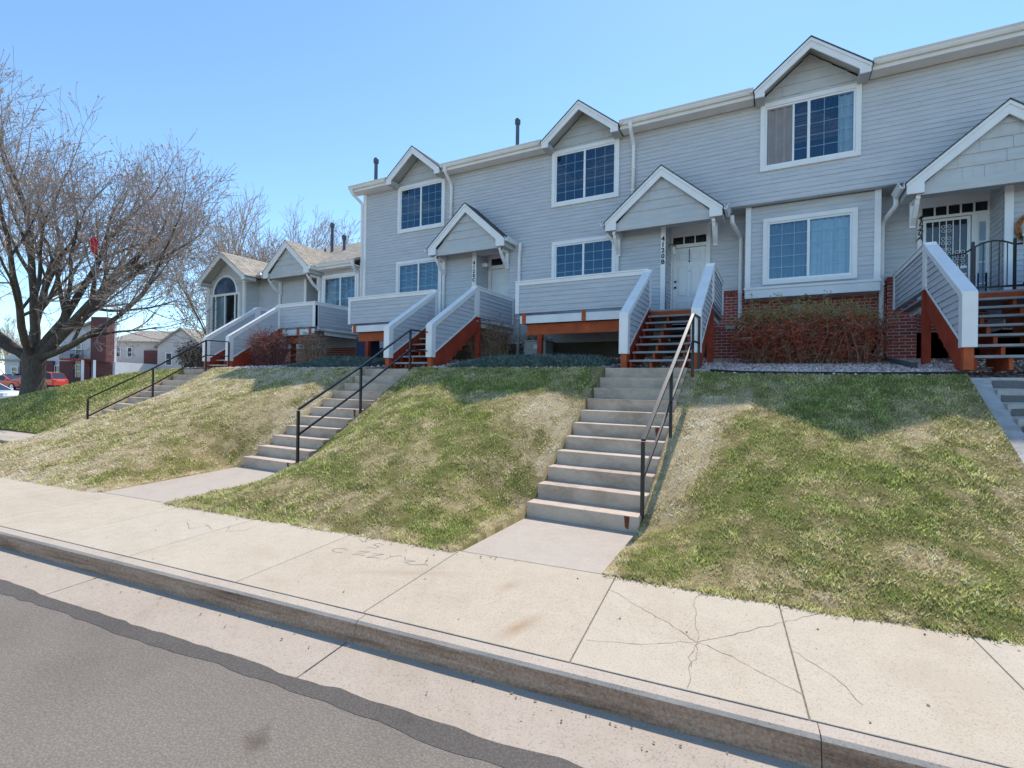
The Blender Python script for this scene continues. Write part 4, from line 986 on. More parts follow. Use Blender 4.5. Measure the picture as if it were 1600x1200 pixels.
# ---------------------------------------------------------------- porch decks with their wooden stairs
DK = 10.9
def capped_panel(par, p, q, zt, zb, thick=.13, face=(0,-1,0), both=True, cap=True, name='rail_panel', trim_ends=(True, True), slope_bottom=None):
    """low wall from p to q (x, y); zt, zb: (start, end) heights of its top and bottom; siding on both faces, white cap"""
    P, Q = Vector((p[0], p[1], 0)), Vector((q[0], q[1], 0)); L = (Q-P).length; U = (Q-P)/L; Nn = Vector((U.y, -U.x, 0))
    mb = MB(); tc = .035; poly = [(0, zb[0]), (L, zb[1]), (L, zt[1]-tc), (0, zt[0]-tc)]
    mb.prism([P + U*u + Vector((0,0,z)) - Nn*(thick/2-.022) for u, z in poly], Nn*(thick-.044))
    for sg in (1, -1):
        siding(mb, P + Nn*(sg*(thick/2-.0215)), U, Nn*sg, poly, .108, 0, .016)
    o = mb.build(name, 'siding', par)
    mb = MB(); w = thick/2+.012
    if cap: mb.prism([P - U*.015 - Nn*(w+.012) + Vector((0,0,zt[0]-tc)), Q + U*.015 - Nn*(w+.012) + Vector((0,0,zt[1]-tc)), Q + U*.015 - Nn*(w+.012) + Vector((0,0,zt[1])), P - U*.015 - Nn*(w+.012) + Vector((0,0,zt[0]))], Nn*(2*w+.024))
    s = (zt[1]-zt[0])/L; k = .085*math.sqrt(1+s*s)
    for sg in (1, -1):
        off_ = Nn*(sg*(thick/2-.004))
        mb.prism([P+off_+Vector((0,0,zt[0]-tc-k)), Q+off_+Vector((0,0,zt[1]-tc-k)), Q+off_+Vector((0,0,zt[1]-tc-.001)), P+off_+Vector((0,0,zt[0]-tc-.001))], Nn*sg*.012)
        if slope_bottom: mb.prism([P+off_+Vector((0,0,zb[0])), Q+off_+Vector((0,0,zb[1])), Q+off_+Vector((0,0,zb[1]+.055)), P+off_+Vector((0,0,zb[0]+.055))], Nn*sg*.011)
    for k_, (B, z0, z1) in enumerate(((P, zb[0], zt[0]), (Q, zb[1], zt[1]))):
        if trim_ends[k_]:
            d_ = U*(.10 if k_ == 0 else -.10)
            a = [B-Nn*w, B+d_-Nn*w, B+d_+Nn*w, B+Nn*w]; mb.prism([v+Vector((0,0,z0-.01)) for v in a], (0,0,z1-tc-z0+.0095))
    mb.build('cap_trim', 'trim', o, bevel=.004)
    return o
def make_deck(label, xa, xl, xr, mirror=None, newy=9.0, group='wooden porch decks with stairs', front=True, right_panel=True, z_end=W-.03, gate=False):
    """xa: far end of the deck, xl/xr: centre lines of the two stair rails"""
    e = thing('porch_deck', label, 'porch deck', ((xl+xr)/2, newy, 1.95), group)
    lo, hi = min(xa, xl, xr), max(xa, xl, xr)
    mb = MB(); y = DK+.0
    mb.box(lo-.02, hi+.06, DK+.03, W-.05, DZ-.045, DZ-.005); floor = mb.build('deck_floor', 'tread_wood', e)
    near, other = (xl, xr) if abs(xl-xa) < abs(xr-xa) else (xr, xl)
    if front:
        capped_panel(e, (xa, DK) if xa < near else (near, DK), (near, DK) if xa < near else (xa, DK), (4.2,4.2), (3.40,3.40), trim_ends=(True, True))
        sx = xa+(.065 if xa < near else -.065)
        capped_panel(e, (sx, DK-.045), (sx, z_end), (4.197,4.197), (3.403,3.403), trim_ends=(False, False))
    capped_panel(e, (other, DK+.0), (other, z_end), (4.2,4.2), (3.40,3.40), trim_ends=(True, True))
    # rim boards, stubs, beam and posts
    mb = MB(); a, b_ = sorted((xa+(.1 if xa < near else -.1), near))
    mb.box(a, b_, DK+.0, DK+.028, 3.15, 3.34); mb.box(lo+.12, lo+.15, DK+.03, W-.05, 3.15, 3.34); mb.box(hi-.05, hi-.02, DK+.35, W-.05, 3.15, 3.34); mb.build('rim_board', 'trim', e)
    for x in (a+.12, (a+b_)/2+.1, b_-.18):
        mb = MB(); mb.box(x-.045, x+.045, DK-.035, DK-.002, 3.13, 3.42); mb.build('rail_stub', 'red_wood', e, bevel=.004)
    mb = MB(); mb.box(a+.12, b_-.05, DK+.15, DK+.21, 2.88, 3.14); mb.build('beam', 'red_wood', e, bevel=.004)
    for x in (a+.48, b_-.55):
        mb = MB(); mb.box(x-.06, x+.06, DK+.13, DK+.25, 1.8, 2.88); mb.build('deck_post', 'dark_red_wood', e, bevel=.005)
    mb = MB(); mb.box(other-.06, other+.06, DK+.1, DK+.2, 1.8, 3.4); mb.build('deck_post', 'dark_red_wood', e, bevel=.005)
    # stair rails and newels
    zr0, zr1 = 2.99, 4.2; yb_ = newy
    for x in (xl, xr):
        capped_panel(e, (x, yb_+.02), (x, DK-.0), (zr0+.01,zr1), (2.26,3.42), trim_ends=(False, True), slope_bottom=True)
        mb = MB(); mb.box(x-.083, x+.083, yb_-.03, yb_+.125, 2.23, zr0-.012); mb.build('newel', 'trim', e, bevel=.005)
        mb = MB(); mb.box(x-.055, x+.055, yb_+.0, yb_+.11, 1.92, 2.23); mb.build('newel_foot', 'red_wood', e, bevel=.004)
    # treads on saw-tooth stringers
    n_ = 7; rise = (DZ-1.955)/8; run = (DK-.02-(yb_+.10))/7; y0 = yb_+.10
    for k in range(n_):
        zt = 1.955+rise*(k+1); mb = MB(); mb.box(xl+.075, xr-.075, y0+run*k-.02, y0+run*k+run*.93, zt-.038, zt); mb.build('tread', 'tread_wood', e, bevel=.004)
    for x in (xl+.10, xl+(xr-xl)*.37, xl+(xr-xl)*.80):
        mb = MB(); poly = [(x, y0+.05, 1.93)]
        for k in range(n_+1):
            zt = 1.955+rise*(k+1)-.04; poly += [(x, y0+run*k+.03, 1.955+rise*k-.04 if k else 1.93), (x, y0+run*k+.03, zt)]
        poly = poly[1:]; poly += [(x, y0+run*7+.2, 1.955+rise*8-.04), (x, y0+run*7+.2, 1.955+rise*8-.42), (x, y0+.35, 1.93)]
        # build as quads to stay planar-safe
        for k in range(n_+1):
            z_ = 1.955+rise*(k+1)-.04; ya = y0+run*k+.03; yb2 = ya+run+.001 if k < n_ else ya+.15
            zlo = max(1.925, 1.955+rise*k-.30); mb.box(x-.022, x+.022, ya, yb2, zlo, z_)
        mb.build('stringer', 'dark_red_wood' if x < xl+.2 else 'red_wood', e)
    for x in (xl, xr):                                            # solid skirt board under each rail
        mb = MB(); mb.prism([(x-.03, y0, 2.26), (x-.03, DK+.05, 3.42), (x-.03, DK+.05, 3.02), (x-.03, y0+.28, 1.93), (x-.03, y0, 1.93)][::-1], (.06,0,0)); mb.build('skirt_board', 'dark_red_wood', e)
    mb = MB(); mb.box(xl+.06, xr-.06, DK-.012, DK+.02, DZ-.20, DZ-.047); mb.build('top_riser', 'red_wood', e)
    return e
deck2 = make_deck('grey sided porch deck with red stairs up to the six-panel door numbered 4120B', -5.75, -2.50, -1.235)
copy_tree(deck2, (-5.74,0,0), 'grey porch deck whose side panel runs back to the shaded storm door')
make_deck('porch deck of the single-storey wing, behind dark bare shrubs', -12.95, -15.95, -14.75, newy=9.15)
make_deck('porch deck with black iron gate, cut off at the right edge', 6.85, 2.30, 3.56, newy=8.85, z_end=RC-.25)
# iron gate across the top of the right stairs
gt = thing('iron_gate', 'black iron gate with arched top rail at the head of the right-hand stairs', 'gate', (3.2, DK+.1, DZ))
y = DK+.12
for x in (2.47, 2.90, 3.42, 3.85): mb = MB(); mb.box(x-.018, x+.018, y-.018, y+.018, DZ, 4.16); mb.build('post', 'black_iron', gt)
mb = MB()
xs_ = np.linspace(2.90, 3.42, 12); tp = [(x, y, 4.06+.09*math.sin(math.pi*(x-2.9)/.52)) for x in xs_]; mb.tube([(2.47,y,3.95),(2.80,y,3.98),(2.90,y,4.06)]+tp+[(3.85,y,4.08),(4.2,y,4.08)], .014, 6); mb.build('top_rail', 'black_iron', gt)
mb = MB(); mb.bar((2.45,y,DZ+.07),(4.2,y,DZ+.07), .03, .03); mb.build('bottom_rail', 'black_iron', gt)
mb = MB()
for k in range(16):
    x = 2.53+.1*k; zt = 3.96 if x < 2.88 else (4.06+.09*math.sin(math.pi*min(max((x-2.9)/.52,0),1)) if x < 3.42 else 4.08); mb.box(x-.006, x+.006, y-.006, y+.006, DZ+.06, zt)
mb.build('baluster', 'black_iron', gt)
# dark pot by the side light, lantern on the rail, wreath on the wall
mb = MB(); prof = [(.10,0),(.14,.02),(.17,.2),(.18,.30),(.16,.31),(.14,.28)]
def lathe(mb, cx, cy, cz, prof, n_=16):
    o = len(mb.v)
    for r, z in prof:
        for j in range(n_): a = 2*math.pi*j/n_; mb.v.append((cx+r*math.cos(a), cy+r*math.sin(a), cz+z))
    for i in range(len(prof)-1):
        for j in range(n_): mb.f.append((o+i*n_+j, o+i*n_+(j+1) % n_, o+(i+1)*n_+(j+1) % n_, o+(i+1)*n_+j)); mb.m.append(mb.k)
    mb.f.append(tuple(o+j for j in range(n_))[::-1]); mb.m.append(mb.k)
plain('pot_blue', (.03,.035,.09), .35, .2)
lathe(mb, 3.62, 13.2, DZ, prof); tag(mb.build('plant_pot', 'pot_blue', origin=(3.62,13.2,DZ)), 'dark blue pot on the deck behind the iron gate', 'pot')
ln = thing('lantern', 'small white lantern with black cap hanging on the wall beside the wreath', 'lantern', (3.98, DK+.09, 3.72))
mb = MB(); mb.box(3.93, 4.03, DK+.03, DK+.1, 3.66, 3.78); mb.build('lamp_glass', 'lamp_glass', ln); mb = MB(); mb.box(3.92, 4.04, DK+.02, DK+.11, 3.78, 3.82); mb.tube([(3.98,DK+.09,3.82),(3.98,DK+.12,3.9)], .008, 5); mb.build('cap', 'lamp_black', ln)
wr = thing('wreath', 'brown grapevine wreath with green sprigs on the grey wall at the right edge', 'wreath', (4.32, W-.06, 4.78))
mb = MB()
for k in range(9):
    ph = random.random()*6; pts = []
    for t in np.linspace(0, 2*math.pi, 40): rr = .27+.035*math.sin(5*t+ph+k); pts.append((4.32+rr*math.cos(t), W-.075+.03*math.cos(5*t+ph), 4.78+rr*math.sin(t)))
    mb.tube(pts, .012, 4)
mb.build('vine_ring', 'wicker', wr)
mb = MB()
for k in range(45):
    t = random.uniform(3.6, 5.0); c = Vector((4.32+.27*math.cos(t), W-.11, 4.78+.27*math.sin(t))); d = Vector((random.uniform(-1,1), random.uniform(-.8,.1), random.uniform(-1,1))).normalized()*.09
    mb.tube([c, c+d*.5, c+d], [.007,.006,.001], 3)
mb.build('sprig', 'pine_green', wr)

# air conditioners under the decks, downspout extensions on the ground
def ac(x0, x1, y0, z0, z1, mat, label, vert=False):
    e = thing('air_conditioner', label, 'air conditioner', ((x0+x1)/2, y0+.25, z0), 'air conditioners under the decks')
    mb = MB(); mb.box(x0+.02, x1-.02, y0+.02, y0+.5, z0, z1-.03); mb.build('case', 'ac_dark' if mat == 'ac_dark' else 'ac_metal', e)
    mb = MB(); n_ = 9
    for k in range(n_):
        if vert: x = x0+(x1-x0)*(k+.5)/n_; mb.box(x-.015, x+.015, y0-.01, y0+.019, z0+.02, z1-.05)
        else: z = z0+.03+(z1-z0-.1)*(k+.5)/n_; mb.box(x0, x1, y0-.01, y0+.019, z-.017, z+.017)
    mb.build('louvre', mat, e); mb = MB(); mb.box(x0-.01, x1+.01, y0-.015, y0+.52, z1-.03, z1); mb.build('lid', mat, e, bevel=.006)
    if not vert:
        mb = MB(); mb.box((x0+x1)/2-.02, (x0+x1)/2+.14, y0-.016, y0-.0105, z0+.42, z0+.53); mb.build('label_plate', 'tin_label', e)
ac(-5.78, -5.16, 11.4, 2.14, 2.78, 'ac_metal', 'grey louvred air conditioner beside the red post under the middle deck')
ac(-11.62, -11.1, 11.3, 2.12, 3.05, 'ac_dark', 'dark blue air conditioner at the left end under the far deck', True)
def extension(a, b_, label, mat='gutter_paint'):
    mb = MB(); a = Vector(a); b_ = Vector(b_); mb.bar(a, b_, .085, .065)
    tag(mb.build('downspout_extension', mat, origin=tuple(a), bevel=.006), label, 'drain pipe', 'downspout extensions on the gravel')
extension((1.80,12.2,2.30), (1.93,9.95,2.03), 'dark grey drain extension lying on the gravel right of the red shrubs', 'vent_metal')
extension((-6.85,12.4,2.3), (-7.1,9.6,2.07), 'long white drain extension lying on the gravel beside the blue junipers')
extension((-3.2,11.6,2.22), (-4.3,10.2,2.13), 'white drain extension lying under the middle deck')
extension((-13.25,12.3,2.3), (-12.5,10.2,2.13), 'white drain extension lying beside the farthest deck')

# ---------------------------------------------------------------- shrubs and ground cover
def shrub(name, label, c, rx, ry, h, nstem, twig, leaves, cols, lsize, group=None, nside=6, top_cols=None, zb=None, seed=1):
    rnd = random.Random(seed); rg = np.random.default_rng(seed)
    z0 = float(terrain(c[0], c[1]))-.02 if zb is None else zb
    e = thing(name, label, 'shrub', (c[0], c[1], z0), group)
    mb = MB(); tips = []
    for k in range(nstem):
        a = rnd.uniform(0, 2*math.pi); rr = math.sqrt(rnd.random()); tx, ty = rx*rr*math.cos(a), ry*rr*math.sin(a)
        hz = h*(1-.35*rr**3)*rnd.uniform(.75, 1.05); b0 = Vector((c[0]+tx*.7+rnd.uniform(-.1,.1), c[1]+ty*.6, z0)); t = Vector((c[0]+tx, c[1]+ty, z0+hz))
        m1 = b0.lerp(t, .5)+Vector((rnd.uniform(-.22,.22), rnd.uniform(-.15,.15), rnd.uniform(0,.2))); mb.tube([b0, m1, t], [.011,.008,.003], 3); tips.append((b0, m1, t))
        for j in range(nside):
            u = rnd.uniform(.06, 1); q = (m1.lerp(t, u*2-1) if u > .5 else b0.lerp(m1, u*2)); d = Vector((rnd.uniform(-1,1), rnd.uniform(-1,1), rnd.uniform(-.5,1))).normalized()*rnd.uniform(.14,.42)
            mb.tube([q, q+d*.5+Vector((0,0,.02)), q+d], [.006,.0045,.002], 3); tips.append((q, q+d*.5, q+d))
    mb.build('twigs', twig, e)
    if leaves:
        T = np.array([[tuple(a), tuple(b_), tuple(c_)] for a, b_, c_ in tips]); i = rg.integers(0, len(T), leaves); u = rg.random((leaves, 1))**.7
        u0 = (rg.random((leaves, 1)) < .25); P = np.where(u0, T[i,0]*(1-u)*.5+T[i,1]*(.5+.5*u), T[i,1]*(1-u)+T[i,2]*u)+rg.normal(0, .03, (leaves, 3)); q = rg.normal(0, 1, (leaves, 3)); q /= np.linalg.norm(q, axis=1)[:, None]; r2 = np.cross(q, rg.normal(0, 1, (leaves, 3))); r2 /= np.linalg.norm(r2, axis=1)[:, None]
        s = lsize*rg.uniform(.6, 1.4, (leaves, 1)); V_ = np.stack([P-q*s, P+r2*s*.5, P+q*s, P-r2*s*.5], 1).reshape(-1, 3)
        pl_ = np.array(cols); col = pl_[rg.integers(0, len(pl_), leaves)]
        if top_cols is not None:
            tc_ = np.array(top_cols); hi = (P[:, 2]-z0)/h + rg.normal(0, .12, leaves) > .74; col = np.where(hi[:, None], tc_[rg.integers(0, len(tc_), leaves)], col)
        npmesh('foliage', V_, np.arange(4*leaves).reshape(-1, 4), 'leaf', col*rg.uniform(.7, 1.3, (leaves, 1)), e)
    return e
reds = [(.74,.12,.08),(.62,.16,.09),(.76,.24,.12),(.54,.22,.11),(.52,.11,.08)]; olive = [(.42,.44,.14),(.50,.47,.17),(.34,.38,.13),(.52,.33,.14)]
G_ = 'red barberry shrubs before the brick base'
shrub('barberry_shrub', 'red and olive barberry shrub left of the trio, beside the downspout', (-.30,11.4), .55, .5, 1.18, 62, 'shrub_twig', 8000, reds, .024, G_, nside=11, top_cols=olive, seed=3)
shrub('barberry_shrub', 'widest red and olive barberry shrub, under the bay window', (.50,11.35), .76, .55, 1.27, 88, 'shrub_twig', 12500, reds, .024, G_, nside=11, top_cols=olive, seed=4)
shrub('barberry_shrub', 'red barberry shrub at the right end of the trio, nearest the brick pier', (1.32,11.4), .48, .5, 1.2, 55, 'shrub_twig', 6300, reds, .024, G_, nside=11, top_cols=olive, seed=5)
shrub('bare_shrub', 'tan and dark red bare shrub, the bigger one before the wing deck', (-14.0,10.0), .85, .5, 1.15, 150, 'red_twig', 3000, [(.45,.28,.2),(.28,.12,.10),(.2,.09,.09)], .022, 'bare shrubs before the wing deck', seed=6)
shrub('bare_shrub', 'small dark bare shrub right of the bigger one, before the wing deck', (-12.4,10.3), .45, .4, 1.05, 80, 'shrub_twig', 900, [(.22,.12,.11),(.14,.10,.09)], .02, 'bare shrubs before the wing deck', seed=7)
shrub('twiggy_shrub', 'tangled brown shrub with green buds beneath the far porch side panel', (-7.0,11.7), .62, .5, 1.15, 130, 'shrub_twig', 2600, [(.28,.18,.10),(.30,.29,.10),(.38,.14,.09)], .02, seed=8)
shrub('dark_shrub', 'dark bare shrub behind the farthest handrail, in front of the white apartments', (-19.0,10.6), .8, .6, 1.05, 110, 'shrub_twig', 2600, [(.03,.03,.028),(.05,.05,.04)], .028, seed=9)
shrub('twiggy_shrub', 'wispy shrub growing up the downspout below the middle unit', (-5.95,12.4), .35, .3, .75, 50, 'shrub_twig', 600, [(.12,.08,.05),(.15,.1,.06)], .018, seed=10)
def juniper(label, x0, x1, y0, y1, h, n_, seed):
    rg = np.random.default_rng(seed); X = rg.uniform(x0, x1, n_); v = rg.random(n_)
    Y = y0+(y1-y0)*v; u = (X-x0)/(x1-x0); mound = np.sqrt(np.clip(1-(2*u-1)**4, 0, 1))*np.sqrt(np.clip(1-(2*v-1)**2, 0, 1))*(.6+.6*vnoise(X, Y, 2.2, seed))
    Z = terrain(X, Y)+h*mound*rg.uniform(.35, 1, n_); P = np.stack([X, Y, Z], -1)
    d = rg.normal(0, 1, (n_, 3)); d[:, 2] = np.abs(d[:, 2])*.6; d /= np.linalg.norm(d, axis=1)[:, None]; d *= rg.uniform(.05, .11, (n_, 1)); w = np.cross(d, rg.normal(0, 1, (n_, 3))); w /= np.linalg.norm(w, axis=1)[:, None]; w *= .010
    V_ = np.stack([P-w, P+w, P+d], 1).reshape(-1, 3); cc = np.array([(.13,.18,.15),(.18,.24,.20),(.09,.12,.09),(.24,.30,.25)])[rg.integers(0, 4, n_)]*rg.uniform(.7, 1.2, (n_, 1))
    o = npmesh('juniper', V_, np.arange(3*n_).reshape(-1, 3), 'needle', cc, loc=((x0+x1)/2, y0, float(terrain((x0+x1)/2, y0))))
    tag(o, label, 'juniper', 'creeping junipers along the bed')
juniper('long mat of blue green creeping juniper left of the nearest stairs', -6.15, -2.85, 8.55, 10.1, .20, 26000, 41)
juniper('small mat of blue green creeping juniper left of the second stairs', -11.6, -8.75, 8.75, 10.2, .24, 16000, 42)

# ---------------------------------------------------------------- trees
def grow(mb_big, mb_small, p, d, L, r, lev, rnd, P, tips):
    n_ = P['seg'][lev]; pts = [p.copy()]; rad = [r]; d = d.normalized()
    for i in range(n_):
        w = P['wig'][lev]; d = (d + Vector((rnd.gauss(0,w), rnd.gauss(0,w), rnd.gauss(0,w)+P['up'][lev]))).normalized()
        pts.append(pts[-1]+d*(L/n_)); rad.append(max(P['rmin'], r*(1-(i+1)/n_*(1-P['taper'][lev]))))
    (mb_big if lev <= P['split'] else mb_small).tube(pts, rad, P['sides'][lev], caps=False)
    if lev >= P['levels']:
        tips.append((pts[-2], pts[-1])); return
    for k in range(P['kids'][lev]):
        u = rnd.uniform(P['start'][lev], 1.0) if k else .999; i = min(int(u*n_), n_-1); f = u*n_-i
        q = pts[i].lerp(pts[i+1], f); dd = (pts[i+1]-pts[i]).normalized(); side = dd.cross(Vector((rnd.gauss(0,1), rnd.gauss(0,1), rnd.gauss(0,1)))).normalized()
        ang = rnd.uniform(*P['ang'][lev])*(.45 if k == 0 else 1); nd = dd*math.cos(ang)+side*math.sin(ang)
        rr = rad[i]*(.82 if k == 0 else rnd.uniform(.42,.62)); ll = P['len'][lev+1]*rnd.uniform(.65,1.2)*(1-.35*u+.15)
        grow(mb_big, mb_small, q, nd, ll, max(P['rmin'], min(rr, r*.8)), lev+1, rnd, P, tips)
def tree(name, label, base, limbs, P, trunk, seed, twig='twig', buds=0, budcol=((.30,.20,.15),), budsize=.03, group=None, cat='tree'):
    rnd = random.Random(seed); rg = np.random.default_rng(seed); B = Vector(base)
    e = thing(name, label, cat, base, group); big, small = MB(), MB(); tips = []
    tp = [B+Vector(t[:3]) for t in trunk]; tr_ = [t[3] for t in trunk]
    big.tube(tp, tr_, 12, caps=False)
    for (o, d, L, r) in limbs: grow(big, small, B+Vector(o), Vector(d), L, r, 0, rnd, P, tips)
    big.build('trunk', 'bark', e, smooth=True); small.build('crown', twig, e)
    if buds:
        T = np.array([[tuple(a), tuple(b_)] for a, b_ in tips]); i = rg.integers(0, len(T), buds); u = rg.random((buds, 1))
        Pp = T[i,0]*(1-u)+T[i,1]*u+rg.normal(0, .02, (buds, 3)); q = rg.normal(0, 1, (buds, 3)); q /= np.linalg.norm(q, axis=1)[:, None]; r2 = np.cross(q, rg.normal(0, 1, (buds, 3))); r2 /= np.linalg.norm(r2, axis=1)[:, None]
        s = budsize*rg.uniform(.6, 1.4, (buds, 1)); V_ = np.stack([Pp-q*s, Pp+r2*s*.6, Pp+q*s, Pp-r2*s*.6], 1).reshape(-1, 3); bc = np.array(budcol)
        npmesh('buds', V_, np.arange(4*buds).reshape(-1, 4), 'leaf', bc[rg.integers(0, len(bc), buds)]*rg.uniform(.75, 1.25, (buds, 1)), e)
    return e, tips
PB = dict(seg=[7,6,5,4,3], wig=[.08,.085,.09,.10,.12], up=[.05,.07,.07,.06,.04], taper=[.45,.4,.35,.35,.3], rmin=.006, split=1, sides=[9,7,5,3,3], levels=4,
          kids=[7,6,5,5,0], start=[.25,.2,.15,.15,0], ang=[(.35,.85),(.35,.9),(.4,1.0),(.4,1.1)], len=[5.4,3.8,2.2,1.3,.75])
bt = (-26.7, 8.5); bz = float(terrain(*bt))
rt = Vector((.881,.473,0)); fw = Vector((-.473,.881,0))          # directions across and away as seen from the street
def D(a, b_, c): return tuple(rt*a+fw*b_+Vector((0,0,c)))
def off3(a, b_, c): return D(a, b_, c)
trunk = [(*D(.05,0,-.3),.52),(*D(.02,0,.12),.42),(*D(0,0,.6),.365),(*D(.0,0,1.1),.355),(*D(.02,0,1.5),.40),(*D(.0,0,1.85),.30)]
limbs = [(off3(.15,0,1.4), D(1.0,.05,.78), 5.6, .22), (off3(.1,0,1.6), D(.42,.25,1.0), 5.7, .18), (off3(-.02,.05,1.7), D(.02,-.1,1.0), 5.6, .18), (off3(-.1,.05,1.6), D(-.35,.2,1.0), 5.4, .17),
         (off3(-.15,0,1.4), D(-1.0,.1,.75), 5.8, .2), (off3(.05,-.12,1.5), D(.35,-.8,.75), 5.2, .15), (off3(0,.15,1.6), D(.1,.9,.8), 5.4, .16), (off3(.2,0,1.45), D(1.2,-.15,.32), 6.2, .14), (off3(-.15,0,1.5), D(-.8,-.4,.5), 5.0, .14)]
big_tree, tips = tree('maple_tree', 'large spreading maple with bare budding branches on the green bank at the left', (bt[0], bt[1], bz), limbs, PB, trunk, 5, 'twig', 20000,
     ((.50,.35,.26),(.40,.27,.2),(.55,.42,.3),(.44,.33,.2)), .036)
PS = dict(seg=[7,5,4,3], wig=[.06,.1,.13,.2], up=[.05,.10,.12,.1], taper=[.3,.35,.3,.3], rmin=.013, split=0, sides=[7,5,3,3], levels=3, kids=[13,8,6,0], start=[.15,.15,.15,0], ang=[(.35,.8),(.35,.8),(.4,.9)], len=[10,5.0,2.5,1.2])
def stdtree(label, x, y, z, h, seed, name='bare_tree', twig='far_twig', buds=6000, spread=1.0, group='bare trees behind the houses', cols=((.52,.36,.24),(.46,.3,.2))):
    P = dict(PS); k = h/14; P['len'] = [l*k for l in PS['len']]; tr_ = [(0,0,-.5,.26*k),(0,0,1,.2*k),(0,0,2.4*k,.17*k)]
    lb = [((0,0,2.2*k),(.05,0,1),10*k,.16*k),((0,0,2.0*k),(.45*spread,.1,1),8.5*k,.11*k),((0,0,2.0*k),(-.45*spread,.2,1),8.5*k,.11*k),((0,0,2.1*k),(.1,-.5*spread,1),8*k,.1*k),((0,0,2.2*k),(-.1,.5*spread,1),8*k,.1*k)]
    return tree(name, label, (x,y,z), lb, P, tr_, seed, twig, buds, cols, .035, group)
def atpix(px_dir, fwd): return (px_dir[0]*fwd/px_dir[2], px_dir[1]*fwd/px_dir[2])
stdtree('orange brown budding tree just behind the arched window gable', -41.5, 25.5, .2, 14.5, 12, spread=1.4)
stdtree('fine twigged bare tree behind the low wing roof, left of the vent pipes', -36.5, 27.5, .4, 13.5, 13, spread=1.3)
stdtree('slim bare tree behind the low wing roof, nearest the vent pipes', -33.5, 31, .4, 12.0, 14)
stdtree('bare tree beyond the parked cars at the left edge', -118, 34, .3, 10.0, 16, buds=2500, spread=1.5)
# red foil balloon and a white bag caught in the branches
mb = MB(); c = Vector((-23.2, 9.1, 6.72)); o = len(mb.v); n_ = 14
prof = [(.0,.0),(.10,.10),(.20,.26),(.24,.42),(.20,.58),(.10,.70),(.02,.76)]
for r, z in prof:
    for j in range(n_): a = 2*math.pi*j/n_; rr = r*(1+.08*math.sin(4*a)); mb.v.append((c.x+rr*math.cos(a)*.9+z*-.12, c.y+rr*math.sin(a)*.6, c.z+z-.35))
for i in range(len(prof)-1):
    for j in range(n_): mb.f.append((o+i*n_+j, o+i*n_+(j+1) % n_, o+(i+1)*n_+(j+1) % n_, o+(i+1)*n_+j)); mb.m.append(0)
e = thing('foil_balloon', 'shiny red foil balloon caught in the maple branches', 'balloon', tuple(c)); mb.build('balloon_skin', 'foil_red', e, smooth=True)
mb = MB(); mb.tube([c+Vector((0,0,-.33)), c+Vector((.1,0,-.9)), c+Vector((-.05,.1,-1.5))], .012, 4); mb.build('ribbon', 'foil_white', e)
mb = MB(); c = Vector((-24.0,9.0,7.15)); rnd = random.Random(3); vs = []
for i in range(7):
    for j in range(10): a = 2*math.pi*j/10; r = .24*math.sin(math.pi*(i+.6)/7.2)*rnd.uniform(.7,1.25); vs.append((c.x+r*math.cos(a), c.y+r*math.sin(a), c.z-.22+.07*i+rnd.uniform(-.02,.02)))
mb.add(vs, [(i*10+j, i*10+(j+1) % 10, (i+1)*10+(j+1) % 10, (i+1)*10+j) for i in range(6) for j in range(10)])
tag(mb.build('plastic_bag', 'foil_white', origin=tuple(c), smooth=True), 'crumpled white plastic bag caught in the maple left of the red balloon', 'bag')

